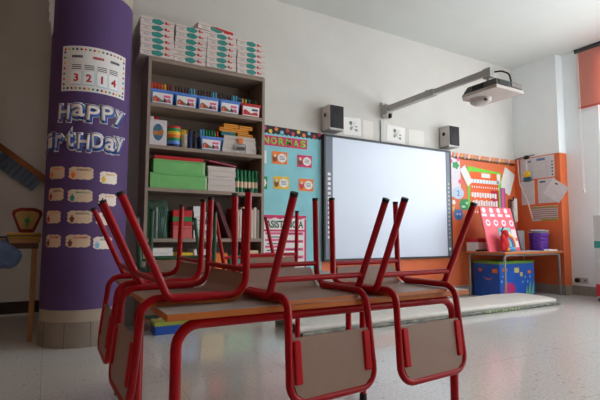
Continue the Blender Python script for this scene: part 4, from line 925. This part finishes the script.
school_table(1.757, 2.356, 'far school table behind the near one, under the rear chairs', .28, 1.335, .487)

# ------------------------------------------------------------------ chairs, upside down on the tables
def chair(tube, label):
    t = thing('school_chair', label=label, cat='chair', group='chairs turned upside down on the tables')
    rt = .0105
    # local: +y = rear of the chair, z up with the chair standing on its seat
    for s in (-1, 1):
        leg = MB().tube(fillet([(s * .165, .241, .300), (s * .163, .112, .0226), (s * .163, -.110, .0226), (s * .162, -.118, .326)], [.032, .05], 7), rt, 14).build('leg_frame', tube, t, smooth=True)
        for (p, q) in (((s * .165, .241, .300), (s * .163, .112, .0226)), ((s * .162, -.118, .326), (s * .163, -.110, .0226))):
            p, q = Vector(p), Vector(q); dd = (p - q).normalized()
            MB().tube([p - dd * .007, p + dd * .003], .0110, 14).build('foot_cap', BLACK, leg, smooth=True)
    k = .168; MB().tube([(-.163, .112 + .129 * k, .0226 + .277 * k), (.163, .112 + .129 * k, .0226 + .277 * k)], .0085, 12).build('rear_crossbar', tube, t, smooth=True)
    MB().tube([(-.163, -.112, .092), (.163, -.112, .092)], .0085, 12).build('front_crossbar', tube, t, smooth=True)
    # plywood seat lying on the table
    prof = [(.150, 0), (-.070, 0)] + [(-.070 - .048 * math.sin(q), .048 - .048 * math.cos(q)) for q in [math.radians(84) * j / 8 for j in range(1, 9)]]
    d_ = Vector((prof[-1][0] - prof[-2][0], prof[-1][1] - prof[-2][1])).normalized(); prof.append((prof[-1][0] + d_.x * .035, prof[-1][1] + d_.y * .035))
    def layer(z0, z1, w_):
        b = MB(); R = []
        for j, (y, z) in enumerate(prof):
            p, q = Vector(prof[max(j - 1, 0)]), Vector(prof[min(j + 1, len(prof) - 1)]); n_ = (q - p).normalized(); n_ = Vector((n_.y, -n_.x)); n_ = -n_ if n_.y < 0 or (abs(n_.y) < .2 and n_.x < 0) else n_
            ww_ = w_ - (.02 if j == 0 else 0) - (.012 if j == len(prof) - 1 else 0)
            R.append([b.bm.verts.new((x * ww_, y + n_.x * o_, z + n_.y * o_)) for x, o_ in ((-1, z0), (1, z0), (1, z1), (-1, z1))])
        for A, B in zip(R, R[1:]):
            for i in range(4): b.bm.faces.new((A[i], A[(i + 1) % 4], B[(i + 1) % 4], B[i]))
        b.bm.faces.new(R[0][::-1]); b.bm.faces.new(R[-1]); return b
    seat = layer(.0015, .0100, .150).build('seat', PLY, t)
    layer(.0100, .0113, .1495).build('seat_laminate', LAM, seat); layer(.0004, .0015, .1495).build('seat_laminate', LAM, seat)
    # back frame: runs inside the seat rails, bends at the rear and hangs down as a loop
    yb, yt, zb = .173, .201, -.248
    MB().tube(fillet([(.139, -.05, .0226), (.140, yb, .0226), (.150, yt, zb), (-.150, yt, zb), (-.140, yb, .0226), (-.139, -.05, .0226)], [.045, .05, .05, .045], 8), .0105, 14).build('back_frame', tube, t, smooth=True)
    # back panel between the tubes
    ang = math.atan2(yt - yb, .25)
    Mb = Matrix.Translation((0, yb + (yt - yb) * .57, -.131)) @ Matrix.Rotation(ang, 4, 'X')
    pp = [(.136, .048), (-.136, .048), (-.139, .0), (-.141, -.06), (-.128, -.094), (-.105, -.110), (.105, -.110), (.128, -.094), (.141, -.06), (.139, .0)]
    MB().prism(pp, Mb @ Matrix.Translation((0, -.005, 0)), .010).build('backrest', LAM, t)
    for s in (-1, 1):
        MB().box(-.0125, .0125, -.0095, .0125, -.065, .048, Mb @ Matrix.Translation((s * .123, 0, -.006))).build('clip', REDC if tube is RED else GREEN, t, bevel=.005)
    return t
def place(o, x, y, rear_deg, s=1, dz=0):
    o.location = (x, y, TZ + dz); o.rotation_euler = (0, 0, math.radians(rear_deg - 90)); o.scale = (s, s, s)
ch = chair(RED, 'red framed upside-down chair on the left of the front edge, back hanging nearest the middle')
place(ch, .698, 1.258, -90 + 4.4)
for x, y, a, l in ((1.064, 1.238, -90 + 3.9, 'red framed upside-down chair at the right end of the front edge'),
                   (.393, 1.38, 180 + 1.6, 'red framed upside-down chair hanging over the left end, the nearer of two'),
                   (.397, 1.823, 180 - .4, 'red framed upside-down chair hanging over the left end, the farther of two'),
                   (1.019, 2.239, 90 + 4.2, 'red framed upside-down chair on the far edge before the pink chart')):
    o = copy_tree(ch); place(o, x, y, a); o['label'] = l
g = chair(GREEN, 'green framed upside-down chair on the far edge before the bookcase')
place(g, .572, 2.262, 90 + 1, .95)
